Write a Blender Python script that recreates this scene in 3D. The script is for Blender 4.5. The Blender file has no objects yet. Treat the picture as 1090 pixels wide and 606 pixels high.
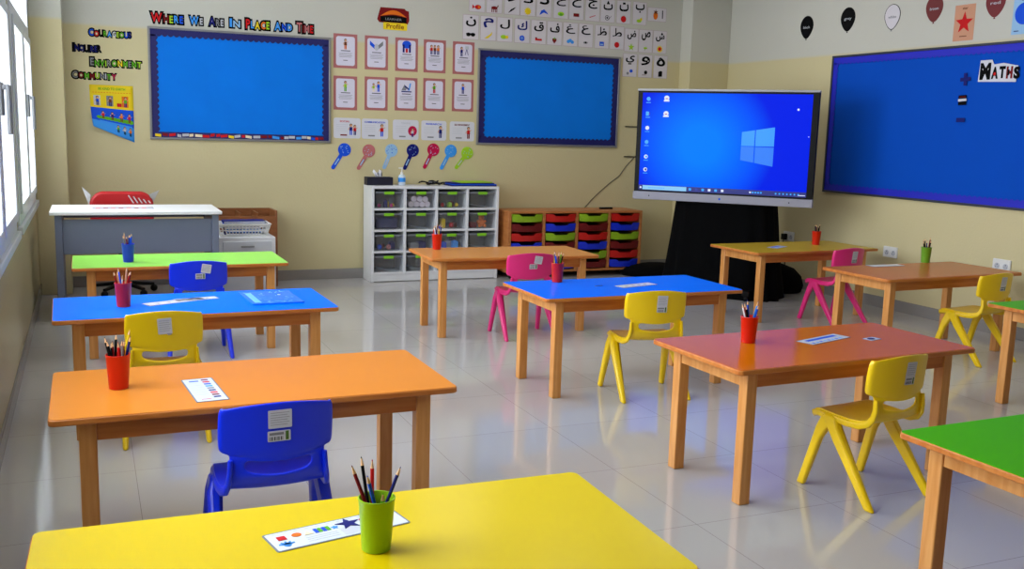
import bpy, bmesh, math, random
from mathutils import Matrix, Vector
random.seed(7)
C = bpy.context.scene.collection
sc = bpy.context.scene
PI = math.pi

# ------------------------------------------------------------------ camera, world, light, exposure
cam_d = bpy.data.cameras.new('camera'); cam = bpy.data.objects.new('camera', cam_d); C.objects.link(cam)
R0 = (0.9173639158822685, -0.397034243581485, 0.028412237870826057)
R1 = (-0.03558255546504946, -0.15288895785124038, -0.9876025760971557)
R2 = (0.39645595919815235, 0.9049799865139779, -0.1543823060633351)
m = Matrix.Identity(4)
for i in range(3):
    m[i][0] = R0[i]; m[i][1] = -R1[i]; m[i][2] = -R2[i]
m[2][3] = 1.3512
cam.matrix_world = m
cam_d.sensor_width = 36; cam_d.lens = 1037.905/1090*36
cam_d.clip_start = 0.05; cam_d.clip_end = 100
sc.camera = cam

SKY = 12.8
w = bpy.data.worlds.new('world'); sc.world = w; w.use_nodes = True
bg = w.node_tree.nodes['Background']
bg.inputs[0].default_value = (0.90, 0.95, 1.0, 1); bg.inputs[1].default_value = SKY
# the sky is brighter straight out from the windows than towards the near end of the building
_t = w.node_tree; _g = _t.nodes.new('ShaderNodeTexCoord'); _s = _t.nodes.new('ShaderNodeSeparateXYZ'); _t.links.new(_g.outputs['Generated'], _s.inputs[0])
_m = _t.nodes.new('ShaderNodeMapRange'); _m.inputs[1].default_value = -.85; _m.inputs[2].default_value = .05; _m.inputs[3].default_value = SKY*.30; _m.inputs[4].default_value = SKY
_t.links.new(_s.outputs[1], _m.inputs[0]); _t.links.new(_m.outputs[0], bg.inputs[1])

def area(name, loc, rot, sx, sy, power, col=(1, 1, 1), portal=False):
    l = bpy.data.lights.new(name, 'AREA'); l.shape = 'RECTANGLE'; l.size = sx; l.size_y = sy
    l.energy = power; l.color = col
    if portal: l.cycles.is_portal = True
    o = bpy.data.objects.new(name, l); C.objects.link(o); o.location = loc; o.rotation_euler = rot
    return o

XL, XR, YB, YF, ZC = -0.357, 6.017, 8.61, -2.2, 3.0
WIN = [(6.02, 7.98), (3.80, 5.74), (1.58, 3.52)]      # window openings on the left wall (y range)
WZ0, WZ1 = 0.76, 2.78
for i, (a, b) in enumerate(WIN):
    area('sky_portal', (XL-0.12, (a+b)/2, (WZ0+WZ1)/2), (0, -PI/2, 0), WZ1-WZ0-0.05, b-a-0.05, 1, portal=True)
FILL_W = 6
sc.view_settings.view_transform = 'Standard'; sc.view_settings.look = 'None'
sc.view_settings.gamma = 1; sc.view_settings.use_curve_mapping = False
sc.view_settings.exposure = 0.0
sc.cycles.max_bounces = 8; sc.cycles.diffuse_bounces = 4; sc.cycles.glossy_bounces = 4
sc.cycles.transparent_max_bounces = 12; sc.cycles.sample_clamp_indirect = 6

# ------------------------------------------------------------------ materials
def lin(c):
    return tuple(((v/255)/12.92 if v/255 <= .04045 else (((v/255)+.055)/1.055)**2.4) for v in c)
MATS = {}
def mat(name, rgb, rough=.5, spec=.5, metal=0, noise=0, nscale=8, coat=0, bump=0, emis=None, estr=0, alpha=None, trans=0):
    if name in MATS: return MATS[name]
    mt = bpy.data.materials.new(name); mt.use_nodes = True
    nt = mt.node_tree; b = nt.nodes['Principled BSDF']
    col = lin(rgb)
    b.inputs['Base Color'].default_value = (*col, 1)
    b.inputs['Roughness'].default_value = rough
    b.inputs['Specular IOR Level'].default_value = spec
    b.inputs['Metallic'].default_value = metal
    b.inputs['Coat Weight'].default_value = coat; b.inputs['Coat Roughness'].default_value = .12
    b.inputs['Transmission Weight'].default_value = trans
    if emis:
        b.inputs['Emission Color'].default_value = (*lin(emis), 1); b.inputs['Emission Strength'].default_value = estr
    tc = nt.nodes.new('ShaderNodeTexCoord'); nz = nt.nodes.new('ShaderNodeTexNoise'); nz.inputs['Scale'].default_value = nscale
    nz.inputs['Detail'].default_value = 3
    nt.links.new(tc.outputs['Object'], nz.inputs['Vector'])
    n = noise if noise else .04
    mx = nt.nodes.new('ShaderNodeMix'); mx.data_type = 'RGBA'
    mx.inputs[6].default_value = (*[v*(1-n) for v in col], 1); mx.inputs[7].default_value = (*[min(1, v*(1+n)) for v in col], 1)
    nt.links.new(nz.outputs['Fac'], mx.inputs[0]); nt.links.new(mx.outputs[2], b.inputs['Base Color'])
    if bump:
        bp = nt.nodes.new('ShaderNodeBump'); bp.inputs['Strength'].default_value = bump; bp.inputs['Distance'].default_value = .01
        nt.links.new(nz.outputs['Fac'], bp.inputs['Height']); nt.links.new(bp.outputs[0], b.inputs['Normal'])
    MATS[name] = mt; return mt

def wood(name, a, b_, rough=.4, scale=(2, 30, 30)):
    mt = bpy.data.materials.new(name); mt.use_nodes = True; nt = mt.node_tree; b = nt.nodes['Principled BSDF']
    tc = nt.nodes.new('ShaderNodeTexCoord'); mp = nt.nodes.new('ShaderNodeMapping'); mp.inputs['Scale'].default_value = scale
    nz = nt.nodes.new('ShaderNodeTexNoise'); nz.inputs['Scale'].default_value = 1.5; nz.inputs['Detail'].default_value = 5
    rp = nt.nodes.new('ShaderNodeValToRGB')
    rp.color_ramp.elements[0].position = .35; rp.color_ramp.elements[0].color = (*lin(a), 1)
    rp.color_ramp.elements[1].position = .65; rp.color_ramp.elements[1].color = (*lin(b_), 1)
    nt.links.new(tc.outputs['Object'], mp.inputs[0]); nt.links.new(mp.outputs[0], nz.inputs['Vector'])
    nt.links.new(nz.outputs['Fac'], rp.inputs[0]); nt.links.new(rp.outputs[0], b.inputs['Base Color'])
    b.inputs['Roughness'].default_value = rough
    return mt
BEECH = wood('beech_wood', (204, 134, 62), (222, 158, 88), .35, (30, 30, 3))
BEECHX = wood('beech_wood_long_shaded', (188, 104, 36), (206, 128, 56), .35, (3, 30, 30))  # darker beech copy; shade on long aprons and top edges put into its colour
SHELFW = wood('shelf_wood', (176, 106, 52), (192, 124, 68), .4, (4, 4, 20))
DARKW = wood('dark_shelf_wood', (128, 74, 36), (146, 90, 48), .45, (4, 20, 20))

def wall_mat(name, flat=None):
    mt = bpy.data.materials.new(name); mt.use_nodes = True; nt = mt.node_tree; b = nt.nodes['Principled BSDF']
    b.inputs['Roughness'].default_value = .55; b.inputs['Specular IOR Level'].default_value = .3
    g = nt.nodes.new('ShaderNodeNewGeometry'); sp = nt.nodes.new('ShaderNodeSeparateXYZ'); nt.links.new(g.outputs['Position'], sp.inputs[0])
    nz = nt.nodes.new('ShaderNodeTexNoise'); nz.inputs['Scale'].default_value = 1.2; nt.links.new(g.outputs['Position'], nz.inputs['Vector'])
    mr = nt.nodes.new('ShaderNodeMapRange'); mr.inputs[1].default_value = 2.085; mr.inputs[2].default_value = 2.11
    nt.links.new(sp.outputs[2], mr.inputs[0])
    mx = nt.nodes.new('ShaderNodeMix'); mx.data_type = 'RGBA'
    mx.inputs[6].default_value = (*lin(WALL_LOW), 1); mx.inputs[7].default_value = (*lin(WALL_TOP), 1)
    nt.links.new(mr.outputs[0], mx.inputs[0]); nt.links.new(mx.outputs[2], b.inputs['Base Color'])
    bp = nt.nodes.new('ShaderNodeBump'); bp.inputs['Strength'].default_value = .08; bp.inputs['Distance'].default_value = .02
    nz2 = nt.nodes.new('ShaderNodeTexNoise'); nz2.inputs['Scale'].default_value = 60; nt.links.new(g.outputs['Position'], nz2.inputs['Vector'])
    nt.links.new(nz2.outputs['Fac'], bp.inputs['Height']); nt.links.new(bp.outputs[0], b.inputs['Normal'])
    return mt
WALL_LOW = (206, 194, 150); WALL_TOP = (198, 196, 184)
WALL = wall_mat('painted_wall')
WALLG = wall_mat('painted_window_wall'); WALLG.node_tree.nodes['Principled BSDF'].inputs['Roughness'].default_value = .22
CEIL = mat('ceiling_paint', (205, 204, 200), .8)
FRONTP = mat('dark_front_wall_paint', (120, 112, 100), .7)

def floor_mat():
    mt = bpy.data.materials.new('polished_tiles'); mt.use_nodes = True; nt = mt.node_tree; b = nt.nodes['Principled BSDF']
    g = nt.nodes.new('ShaderNodeNewGeometry'); mp = nt.nodes.new('ShaderNodeMapping'); mp.inputs['Location'].default_value = (-1.935/.6+10, -3.93/.6+10, 0)
    mp.inputs['Scale'].default_value = (1/.6, 1/.6, 1)
    nt.links.new(g.outputs['Position'], mp.inputs[0])
    br = nt.nodes.new('ShaderNodeTexBrick'); br.offset = 0; br.squash = 1
    br.inputs['Scale'].default_value = 1; br.inputs['Brick Width'].default_value = 1; br.inputs['Row Height'].default_value = 1
    br.inputs['Mortar Size'].default_value = .002; br.inputs['Mortar Smooth'].default_value = .1
    br.inputs['Color1'].default_value = (*lin(FLOOR1), 1); br.inputs['Color2'].default_value = (*lin(FLOOR2), 1)
    br.inputs['Mortar'].default_value = (*lin((138, 133, 130)), 1)
    nt.links.new(mp.outputs[0], br.inputs['Vector']); nt.links.new(br.outputs['Color'], b.inputs['Base Color'])
    b.inputs['Roughness'].default_value = .07; b.inputs['Specular IOR Level'].default_value = .75
    nz = nt.nodes.new('ShaderNodeTexNoise'); nz.inputs['Scale'].default_value = 2.5; nt.links.new(g.outputs['Position'], nz.inputs['Vector'])
    mr = nt.nodes.new('ShaderNodeMapRange'); mr.inputs[3].default_value = .05; mr.inputs[4].default_value = .13
    nt.links.new(nz.outputs['Fac'], mr.inputs[0]); nt.links.new(mr.outputs[0], b.inputs['Roughness'])
    return mt
FLOOR1 = (186, 183, 180); FLOOR2 = (183, 180, 177)
FLOOR = floor_mat()

def glass(name, tint=(1, 1, 1), gl=.06, rough=.02, body=0, bodycol=(200, 205, 210)):
    mt = bpy.data.materials.new(name); mt.use_nodes = True; nt = mt.node_tree
    for n in list(nt.nodes): nt.nodes.remove(n)
    out = nt.nodes.new('ShaderNodeOutputMaterial'); t = nt.nodes.new('ShaderNodeBsdfTransparent'); t.inputs[0].default_value = (*tint, 1)
    gs = nt.nodes.new('ShaderNodeBsdfGlossy'); gs.inputs['Roughness'].default_value = rough
    mx = nt.nodes.new('ShaderNodeMixShader'); mx.inputs[0].default_value = gl
    nt.links.new(t.outputs[0], mx.inputs[1]); nt.links.new(gs.outputs[0], mx.inputs[2])
    last = mx
    if body:
        df = nt.nodes.new('ShaderNodeBsdfDiffuse'); df.inputs[0].default_value = (*lin(bodycol), 1)
        m2 = nt.nodes.new('ShaderNodeMixShader'); m2.inputs[0].default_value = body
        nt.links.new(mx.outputs[0], m2.inputs[1]); nt.links.new(df.outputs[0], m2.inputs[2]); last = m2
    nt.links.new(last.outputs[0], out.inputs[0]); return mt
PANE = glass('window_glass', (.97, .98, 1))
TUB = glass('clear_plastic', (.96, .97, .98), .05, .12, .03, (200, 205, 212))

def screen_mat():
    mt = bpy.data.materials.new('lit_screen'); mt.use_nodes = True; nt = mt.node_tree; b = nt.nodes['Principled BSDF']
    b.inputs['Base Color'].default_value = (.0, .0, .0, 1); b.inputs['Roughness'].default_value = .45; b.inputs['Specular IOR Level'].default_value = .06
    tc = nt.nodes.new('ShaderNodeTexCoord'); mp = nt.nodes.new('ShaderNodeMapping')
    mp.inputs['Location'].default_value = (-.52, 0, -.40); nt.links.new(tc.outputs['Object'], mp.inputs[0])
    mp2 = nt.nodes.new('ShaderNodeMapping'); mp2.inputs['Scale'].default_value = (1/.62, 1, 1/.62); nt.links.new(mp.outputs[0], mp2.inputs[0])
    gr = nt.nodes.new('ShaderNodeTexGradient'); gr.gradient_type = 'SPHERICAL'; nt.links.new(mp2.outputs[0], gr.inputs[0])
    rp = nt.nodes.new('ShaderNodeValToRGB'); e = rp.color_ramp.elements
    e[0].position = 0; e[0].color = (*lin((0, 34, 235)), 1); e[1].position = .75; e[1].color = (*lin((0, 128, 255)), 1)
    x = e.new(.25); x.color = (*lin((0, 84, 255)), 1)
    nt.links.new(gr.outputs['Fac'], rp.inputs[0]); nt.links.new(rp.outputs[0], b.inputs['Emission Color'])
    b.inputs['Emission Strength'].default_value = 1.0
    return mt
SCREEN = screen_mat()

WHITE = mat('white_paper', (235, 235, 240), .6); BLACK = mat('black_ink', (5, 5, 6), .7, spec=.1)
FRAMEW = mat('white_window_frame', (205, 208, 210), .35); GREYM = mat('grey_metal', (150, 152, 156), .4, metal=.3)
ALU = mat('aluminium_frame', (150, 150, 150), .35, metal=.6)
NAVY = mat('navy_border', (6, 9, 92), .6); ROYAL = mat('royal_border', (14, 24, 190), .6)
BOARD1 = mat('blue_board_paper', (0, 118, 226), .7, spec=.15, noise=.1, nscale=3)
BOARD3 = mat('blue_board_cloth', (0, 76, 188), .7, spec=.1, noise=.04, nscale=3)
WHITEMEL = mat('white_melamine', (225, 226, 228), .35); BASE = mat('grey_skirting_tile', (142, 138, 134), .18)
PLUG = mat('white_plastic', (226, 226, 222), .4)
BLKP = mat('black_plastic', (8, 8, 9), .5, spec=.2); BLKC = mat('black_cloth', (5, 5, 6), .95, spec=.1, bump=.4, nscale=6)
INKS = {k: mat('ink_'+k, v, .65, spec=.2) for k, v in dict(red=(200, 20, 24), darkred=(120, 8, 14), green=(90, 170, 30), lime=(160, 205, 40), yellow=(235, 205, 30), orange=(225, 110, 20),
    blue=(20, 80, 215), sky=(60, 150, 235), navy=(16, 24, 110), pink=(214, 60, 130), mauve=(160, 96, 98), brown=(110, 60, 30), grey=(130, 130, 134), skin=(214, 160, 120), lightgrey=(190, 192, 198),
    palesky=(150, 190, 225), crimson=(190, 14, 70), tan=(205, 150, 120), cream=(240, 225, 190), rose=(190, 110, 110)).items()}

# ------------------------------------------------------------------ mesh helpers
class MB:
    def __init__(s): s.v = []; s.f = []; s.mi = []; s.mats = []; s.cur = 0
    def use(s, mt):
        if mt not in s.mats: s.mats.append(mt)
        s.cur = s.mats.index(mt); return s
    def add(s, vs, fs, M=None):
        o = len(s.v)
        s.v += [tuple(M @ Vector(v)) if M else tuple(v) for v in vs]
        s.f += [tuple(i+o for i in f) for f in fs]; s.mi += [s.cur]*len(fs); return s
    def box(s, x0, x1, y0, y1, z0, z1, M=None):
        vs = [(x, y, z) for x in (x0, x1) for y in (y0, y1) for z in (z0, z1)]
        return s.add(vs, [(0, 1, 3, 2), (4, 6, 7, 5), (0, 4, 5, 1), (2, 3, 7, 6), (0, 2, 6, 4), (1, 5, 7, 3)], M)
    def prism(s, poly, z0, z1, M=None):
        n = len(poly); vs = [(x, y, z0) for x, y in poly]+[(x, y, z1) for x, y in poly]
        fs = [tuple(range(n-1, -1, -1)), tuple(range(n, 2*n))]+[(i, (i+1) % n, n+(i+1) % n, n+i) for i in range(n)]
        return s.add(vs, fs, M)
    def lathe(s, prof, n=24, M=None, cap0=True, cap1=True):
        vs = []; fs = []
        for r, z in prof:
            for i in range(n):
                a = 2*PI*i/n; vs.append((r*math.cos(a), r*math.sin(a), z))
        for j in range(len(prof)-1):
            for i in range(n):
                k = (i+1) % n; fs.append((j*n+i, j*n+k, (j+1)*n+k, (j+1)*n+i))
        if cap0: fs.append(tuple(range(n-1, -1, -1)))
        if cap1: fs.append(tuple((len(prof)-1)*n+i for i in range(n)))
        return s.add(vs, fs, M)
    def tube(s, pts, sec, M=None):
        # sec: list of (rx, ry) per point, section in plane perpendicular to path, superellipse
        pts = [Vector(p) for p in pts]; n = 14; vs = []; fs = []
        for i, p in enumerate(pts):
            t = (pts[min(i+1, len(pts)-1)]-pts[max(i-1, 0)]).normalized()
            a = Vector((1, 0, 0)) if abs(t.x) < .9 else Vector((0, 1, 0))
            u = (a - t*a.dot(t)).normalized(); v = t.cross(u)
            rx, ry = sec[i] if isinstance(sec, list) else sec
            for k in range(n):
                q = 2*PI*k/n; c_, s_ = math.cos(q), math.sin(q)
                cx = math.copysign(abs(c_)**.75, c_); sy = math.copysign(abs(s_)**.75, s_)
                vs.append(p+u*rx*cx+v*ry*sy)
        for j in range(len(pts)-1):
            for i in range(n):
                k = (i+1) % n; fs.append((j*n+i, j*n+k, (j+1)*n+k, (j+1)*n+i))
        fs.append(tuple(range(n-1, -1, -1))); fs.append(tuple((len(pts)-1)*n+i for i in range(n)))
        return s.add(vs, fs, M)
    def sphere(s, c, r, sc_=(1, 1, 1), n=12, M=None):
        prof = [(max(1e-4, math.sin(PI*j/n)), -math.cos(PI*j/n)) for j in range(n+1)]
        T = Matrix.Translation(c) @ Matrix.Diagonal((r*sc_[0], r*sc_[1], r*sc_[2], 1))
        if M: T = M @ T
        return s.lathe(prof, 16, T)
    def build(s, name, mt=None, parent=None, bevel=0, smooth=False, seg=2, loc=None, rotz=0, fix=True):
        me = bpy.data.meshes.new(name); me.from_pydata(s.v, [], s.f)
        if s.mats:
            for q in s.mats: me.materials.append(q)
            me.polygons.foreach_set('material_index', s.mi)
        elif mt: me.materials.append(mt)
        if fix:
            bm = bmesh.new(); bm.from_mesh(me); bmesh.ops.recalc_face_normals(bm, faces=bm.faces); bm.to_mesh(me); bm.free()
        o = bpy.data.objects.new(name, me); C.objects.link(o); o.parent = parent
        if smooth:
            me.polygons.foreach_set('use_smooth', [True]*len(me.polygons))
            me.set_sharp_from_angle(angle=math.radians(38))
        if bevel:
            md = o.modifiers.new('bevel', 'BEVEL'); md.width = bevel; md.segments = seg; md.limit_method = 'ANGLE'; md.angle_limit = math.radians(40)
            me.polygons.foreach_set('use_smooth', [True]*len(me.polygons)); me.set_sharp_from_angle(angle=math.radians(75))
        if loc is not None: o.location = loc
        o.rotation_euler.z = rotz
        return o
def tag(o, label, cat, group=None):
    o['label'] = label; o['category'] = cat
    if group: o['group'] = group
    return o
def thing(name, label, cat, loc=(0, 0, 0), rotz=0, group=None):
    o = bpy.data.objects.new(name, None); C.objects.link(o); o.location = loc; o.rotation_euler = (0, 0, rotz); o.empty_display_size = .05
    return tag(o, label, cat, group)
def struct(o): o['kind'] = 'structure'; return o
def copy_tree(o, parent=None):
    c = o.copy(); C.objects.link(c); c.parent = parent
    for ch in list(o.children): copy_tree(ch, c)
    return c
def plug(name, mt, parent, x0, x1, y0, y1, z0, z1, bevel=0):
    return MB().box(x0, x1, y0, y1, z0, z1).build(name, mt, parent, bevel=bevel)

# 2D artwork: polygons laid in a local plane (u, v) with a thin height; frame gives orientation
def frame_back(x, z, y=YB): return Matrix(((1, 0, 0, x), (0, 0, -1, y), (0, 1, 0, z), (0, 0, 0, 1)))       # u=+x v=+z n=-y
def frame_right(y, z, x=XR): return Matrix(((0, 0, -1, x), (-1, 0, 0, y), (0, 1, 0, z), (0, 0, 0, 1)))       # u=-y v=+z n=-x
TXT = {}
def text2d(s_, bold=0):
    key = (s_, bold)
    if key in TXT: return TXT[key]
    cu = bpy.data.curves.new('t', 'FONT'); cu.body = s_; cu.size = 1; cu.offset = bold; cu.resolution_u = 3
    ob = bpy.data.objects.new('t', cu); C.objects.link(ob)
    dg = bpy.context.evaluated_depsgraph_get(); dg.update(); ev = ob.evaluated_get(dg); me = ev.to_mesh()
    vs = [(v.co.x, v.co.y) for v in me.vertices]; fs = [tuple(p.vertices) for p in me.polygons]
    ev.to_mesh_clear(); bpy.data.objects.remove(ob); bpy.data.curves.remove(cu)
    TXT[key] = (vs, fs); return TXT[key]
class Art(MB):
    def poly(s, pts, mt, h=0, t=.001):
        s.use(mt); return s.prism(pts, h, h+t)
    def rect(s, x0, x1, y0, y1, mt, h=0, t=.001, r=0):
        if r:
            pts = []
            for cx, cy, a0 in ((x1-r, y0+r, -90), (x1-r, y1-r, 0), (x0+r, y1-r, 90), (x0+r, y0+r, 180)):
                for k in range(5):
                    a = math.radians(a0+k*22.5); pts.append((cx+r*math.cos(a), cy+r*math.sin(a)))
            return s.poly(pts, mt, h, t)
        return s.poly([(x0, y0), (x1, y0), (x1, y1), (x0, y1)], mt, h, t)
    def disc(s, cx, cy, rx, ry, mt, h=0, t=.001, n=20):
        return s.poly([(cx+rx*math.cos(2*PI*k/n), cy+ry*math.sin(2*PI*k/n)) for k in range(n)], mt, h, t)
    def star(s, cx, cy, r, mt, h=0, n=5, q=.42, rot=PI/2):
        return s.poly([(cx+(r if k % 2 == 0 else r*q)*math.cos(rot+PI*k/n), cy+(r if k % 2 == 0 else r*q)*math.sin(rot+PI*k/n)) for k in range(2*n)], mt, h)
    def line(s, p, q, wd, mt, h=0, t=.001):
        dx, dy = q[0]-p[0], q[1]-p[1]; L = math.hypot(dx, dy) or 1; nx, ny = -dy/L*wd/2, dx/L*wd/2
        return s.poly([(p[0]+nx, p[1]+ny), (p[0]-nx, p[1]-ny), (q[0]-nx, q[1]-ny), (q[0]+nx, q[1]+ny)], mt, h, t)
    def text(s, body, cx, cy, width, height, mt, h=0, t=.0006, bold=.01):
        vs, fs = text2d(body, bold)
        if not vs: return s
        xs = [v[0] for v in vs]; ys = [v[1] for v in vs]; x0, x1, y0, y1 = min(xs), max(xs), min(ys), max(ys)
        sx = width/(x1-x0); sy = height/(y1-y0)
        s.use(mt); P = [(cx+(x-(x0+x1)/2)*sx, cy+(y-(y0+y1)/2)*sy) for x, y in vs]
        n = len(P)
        s.add([(x, y, h+t) for x, y in P]+[(x, y, h) for x, y in P], [f for f in fs]+[tuple(i+n for i in reversed(f)) for f in fs]); 
        return s
    def person(s, cx, cy, hgt, top, bottom, h=0, hair=None):
        k = hgt
        s.rect(cx-.11*k, cx-.02*k, cy-.5*k, cy-.08*k, bottom, h); s.rect(cx+.02*k, cx+.11*k, cy-.5*k, cy-.08*k, bottom, h)
        s.poly([(cx-.14*k, cy-.12*k), (cx+.14*k, cy-.12*k), (cx+.12*k, cy+.2*k), (cx-.12*k, cy+.2*k)], top, h)
        s.line((cx-.12*k, cy+.15*k), (cx-.24*k, cy-.06*k), .06*k, INKS['skin'], h); s.line((cx+.12*k, cy+.15*k), (cx+.26*k, cy+.22*k), .06*k, INKS['skin'], h)
        s.disc(cx, cy+.36*k, .13*k, .14*k, hair or BLACK, h); s.disc(cx+.01*k, cy+.33*k, .1*k, .11*k, INKS['skin'], h+.0006)
        return s
def build_art(a, name, M, parent=None):
    o = a.build(name, None, parent, fix=False); o.matrix_world = M if parent is None else M
    return o

# ------------------------------------------------------------------ the setting
struct(MB().box(XL-.3, XR+.3, YF-.3, YB+.3, -.12, 0).build('floor', FLOOR))
struct(MB().box(XL-.3, XR+.3, YF-.3, YB+.3, ZC, ZC+.12).build('ceiling', CEIL))
struct(MB().box(XL-.3, XR+.3, YB, YB+.2, 0, ZC).build('wall_back', WALL))
struct(MB().box(XR, XR+.2, YF, YB, 0, ZC).build('wall_right', WALL))
struct(MB().box(XL-.3, XR+.3, YF-.2, YF, 0, ZC).build('wall_front', FRONTP))
wl = MB(); wl.box(XL-.2, XL, YF, YB, 0, WZ0); wl.box(XL-.2, XL, YF, YB, WZ1, ZC)
ys = [YF]+[v for a, b in sorted(WIN) for v in (a, b)]+[YB]
for i in range(0, len(ys), 2): wl.box(XL-.2, XL, ys[i], ys[i+1], WZ0, WZ1)
struct(wl.build('wall_left', WALLG))
struct(MB().box(5.553, XR, 8.42, YB, 0, ZC).build('wall_corner_column_right', WALL, bevel=.006))
struct(MB().box(XL, -.13, 8.27, YB, 0, ZC).build('wall_corner_column_left', WALL, bevel=.006))
BH = .09
struct(plug('baseboard_back', BASE, None, -.13, 5.553, YB-.012, YB, 0, BH, .003))
struct(plug('baseboard_right', BASE, None, XR-.012, XR, YF, 8.42, 0, BH, .003))
struct(plug('baseboard_left', BASE, None, XL, XL+.012, YF, 8.27, 0, BH, .003))
struct(plug('baseboard_column', BASE, None, 5.541, 5.553, 8.42, YB-.012, 0, BH, .003))
for n, (a, b) in enumerate(WIN):
    W_ = struct(bpy.data.objects.new('window_%d' % (n+1), None)); C.objects.link(W_)
    x0, x1 = XL-.10, XL+.012
    f = MB(); f.box(x0, x1, a, a+.06, WZ0, WZ1); f.box(x0, x1, b-.06, b, WZ0, WZ1)
    f.box(x0, x1, a+.06, b-.06, WZ0, WZ0+.06); f.box(x0, x1, a+.06, b-.06, WZ1-.06, WZ1); f.box(x0, x1, a+.06, b-.06, 1.91, 1.98)
    mid = (a+b)/2; f.box(x0, x1, mid-.03, mid+.03, WZ0+.06, 1.91)
    f.build('window_frame', FRAMEW, W_, bevel=.004)
    for k, (p, q) in enumerate(((a+.06, mid-.03), (mid+.03, b-.06))):
        s_ = MB(); t = .05
        s_.box(x0+.02, x1+.012, p, p+t, WZ0+.06, 1.91); s_.box(x0+.02, x1+.012, q-t, q, WZ0+.06, 1.91)
        s_.box(x0+.02, x1+.012, p+t, q-t, WZ0+.06, WZ0+.06+t); s_.box(x0+.02, x1+.012, p+t, q-t, 1.91-t, 1.91)
        ss = s_.build('window_sash', FRAMEW, W_, bevel=.004)
        MB().box(x0+.05, x0+.058, p+t, q-t, WZ0+.11, 1.86).build('pane', PANE, W_)
        yk = p+t/2 if k == 1 else q-t/2
        h = MB(); h.box(x1+.012, x1+.03, yk-.014, yk+.014, 1.36, 1.50); h.box(x1+.03, x1+.045, yk-.011, yk+.011, 1.47, 1.49)
        h.box(x1+.045, x1+.06, yk-.011, yk+.011, 1.28, 1.49); h.build('window_handle', mat('handle_grey', (120, 122, 126), .35), W_, bevel=.004)
    MB().box(x0+.05, x0+.058, a+.06, b-.06, 1.98, WZ1-.06).build('pane', PANE, W_)
    MB().box(XL, XL+.03, a-.05, b+.05, WZ0-.045, WZ0-.002).build('window_sill', FRAMEW, W_, bevel=.005)

# ceiling panels added out of view to fill the far side with light
LIT = mat('fill_diffuser', (240, 240, 240), .5, emis=(255, 250, 240), estr=1.5)
for k, (x, y, lab) in enumerate(((2.7, 5.2, 'added unseen ceiling light over the middle of the room'), (4.7, 7.0, 'added unseen ceiling light nearest the big screen'), (2.7, 7.3, 'added unseen ceiling light nearest the cubby shelf'), (4.7, 3.4, 'added unseen ceiling light over the right hand tables'))):
    t = thing('added_ceiling_light', lab, 'light', (x, y, ZC), 0, 'added unseen ceiling lights')
    MB().box(-.30, .30, -.30, .30, -.05, 0).build('frame', FRAMEW, t, bevel=.004)
    MB().box(-.28, .28, -.28, .28, -.056, -.05).build('diffuser', LIT, t)
    area('added_fill_lamp', (x, y, ZC-.06), (0, 0, 0), .54, .54, FILL_W, (1, .96, .88))

# ------------------------------------------------------------------ tables
TH, TL, TD, INS = .534, 1.2, .572, .10
def laminate(name, rgb, rough=.2, spec=.04): return mat(name, rgb, rough, spec=spec, noise=.03, nscale=5)
LAM = dict(orange=laminate('orange_laminate', (216, 132, 46)), blue=laminate('blue_laminate', (0, 108, 255), .25, .015), green=laminate('green_laminate', (150, 226, 84), .25, .2),
           darkgreen=laminate('leaf_green_laminate', (76, 176, 0), .3, .015), yellow=laminate('yellow_laminate', (218, 190, 8), .25, .12), terracotta=laminate('terracotta_laminate', (204, 108, 10), .13, .05),
           brown=laminate('brown_laminate', (196, 112, 56)), tan=laminate('tan_laminate', (205, 135, 66)), olive=laminate('olive_laminate', (205, 170, 50)))
def round_rect(hx, hy, r, n=6):
    pts = []
    for cx, cy, a0 in ((hx-r, -hy+r, -90), (hx-r, hy-r, 0), (-hx+r, hy-r, 90), (-hx+r, -hy+r, 180)):
        for k in range(n+1):
            a = math.radians(a0+k*90/n); pts.append((cx+r*math.cos(a), cy+r*math.sin(a)))
    return pts
def make_table(x, y, a, colour, label):
    t = thing('classroom_table', label, 'table', (x, y, 0), a, 'rectangular classroom tables')
    top = MB().prism(round_rect(TL/2, TD/2, .02), TH-.020, TH-.0015).build('tabletop', BEECHX, t, bevel=.003)
    MB().prism(round_rect(TL/2-.003, TD/2-.003, .018), TH-.0016, TH).build('laminate', LAM[colour], top)
    lx, ly = TL/2-INS, TD/2-.075
    for sx in (-1, 1):
        for sy in (-1, 1):
            MB().box(sx*lx-.024, sx*lx+.024, sy*ly-.024, sy*ly+.024, 0, TH-.02).build('leg', BEECH, t, bevel=.004)
    for sy in (-1, 1): MB().box(-lx+.024, lx-.024, sy*ly-.012+sy*.006, sy*ly+.012+sy*.006, TH-.085, TH-.02).build('apron', BEECHX, t, bevel=.002)
    for sx in (-1, 1): MB().box(sx*lx-.012+sx*.006, sx*lx+.012+sx*.006, -ly+.024, ly-.024, TH-.085, TH-.02).build('apron', BEECH, t, bevel=.002)
    return t
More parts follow.
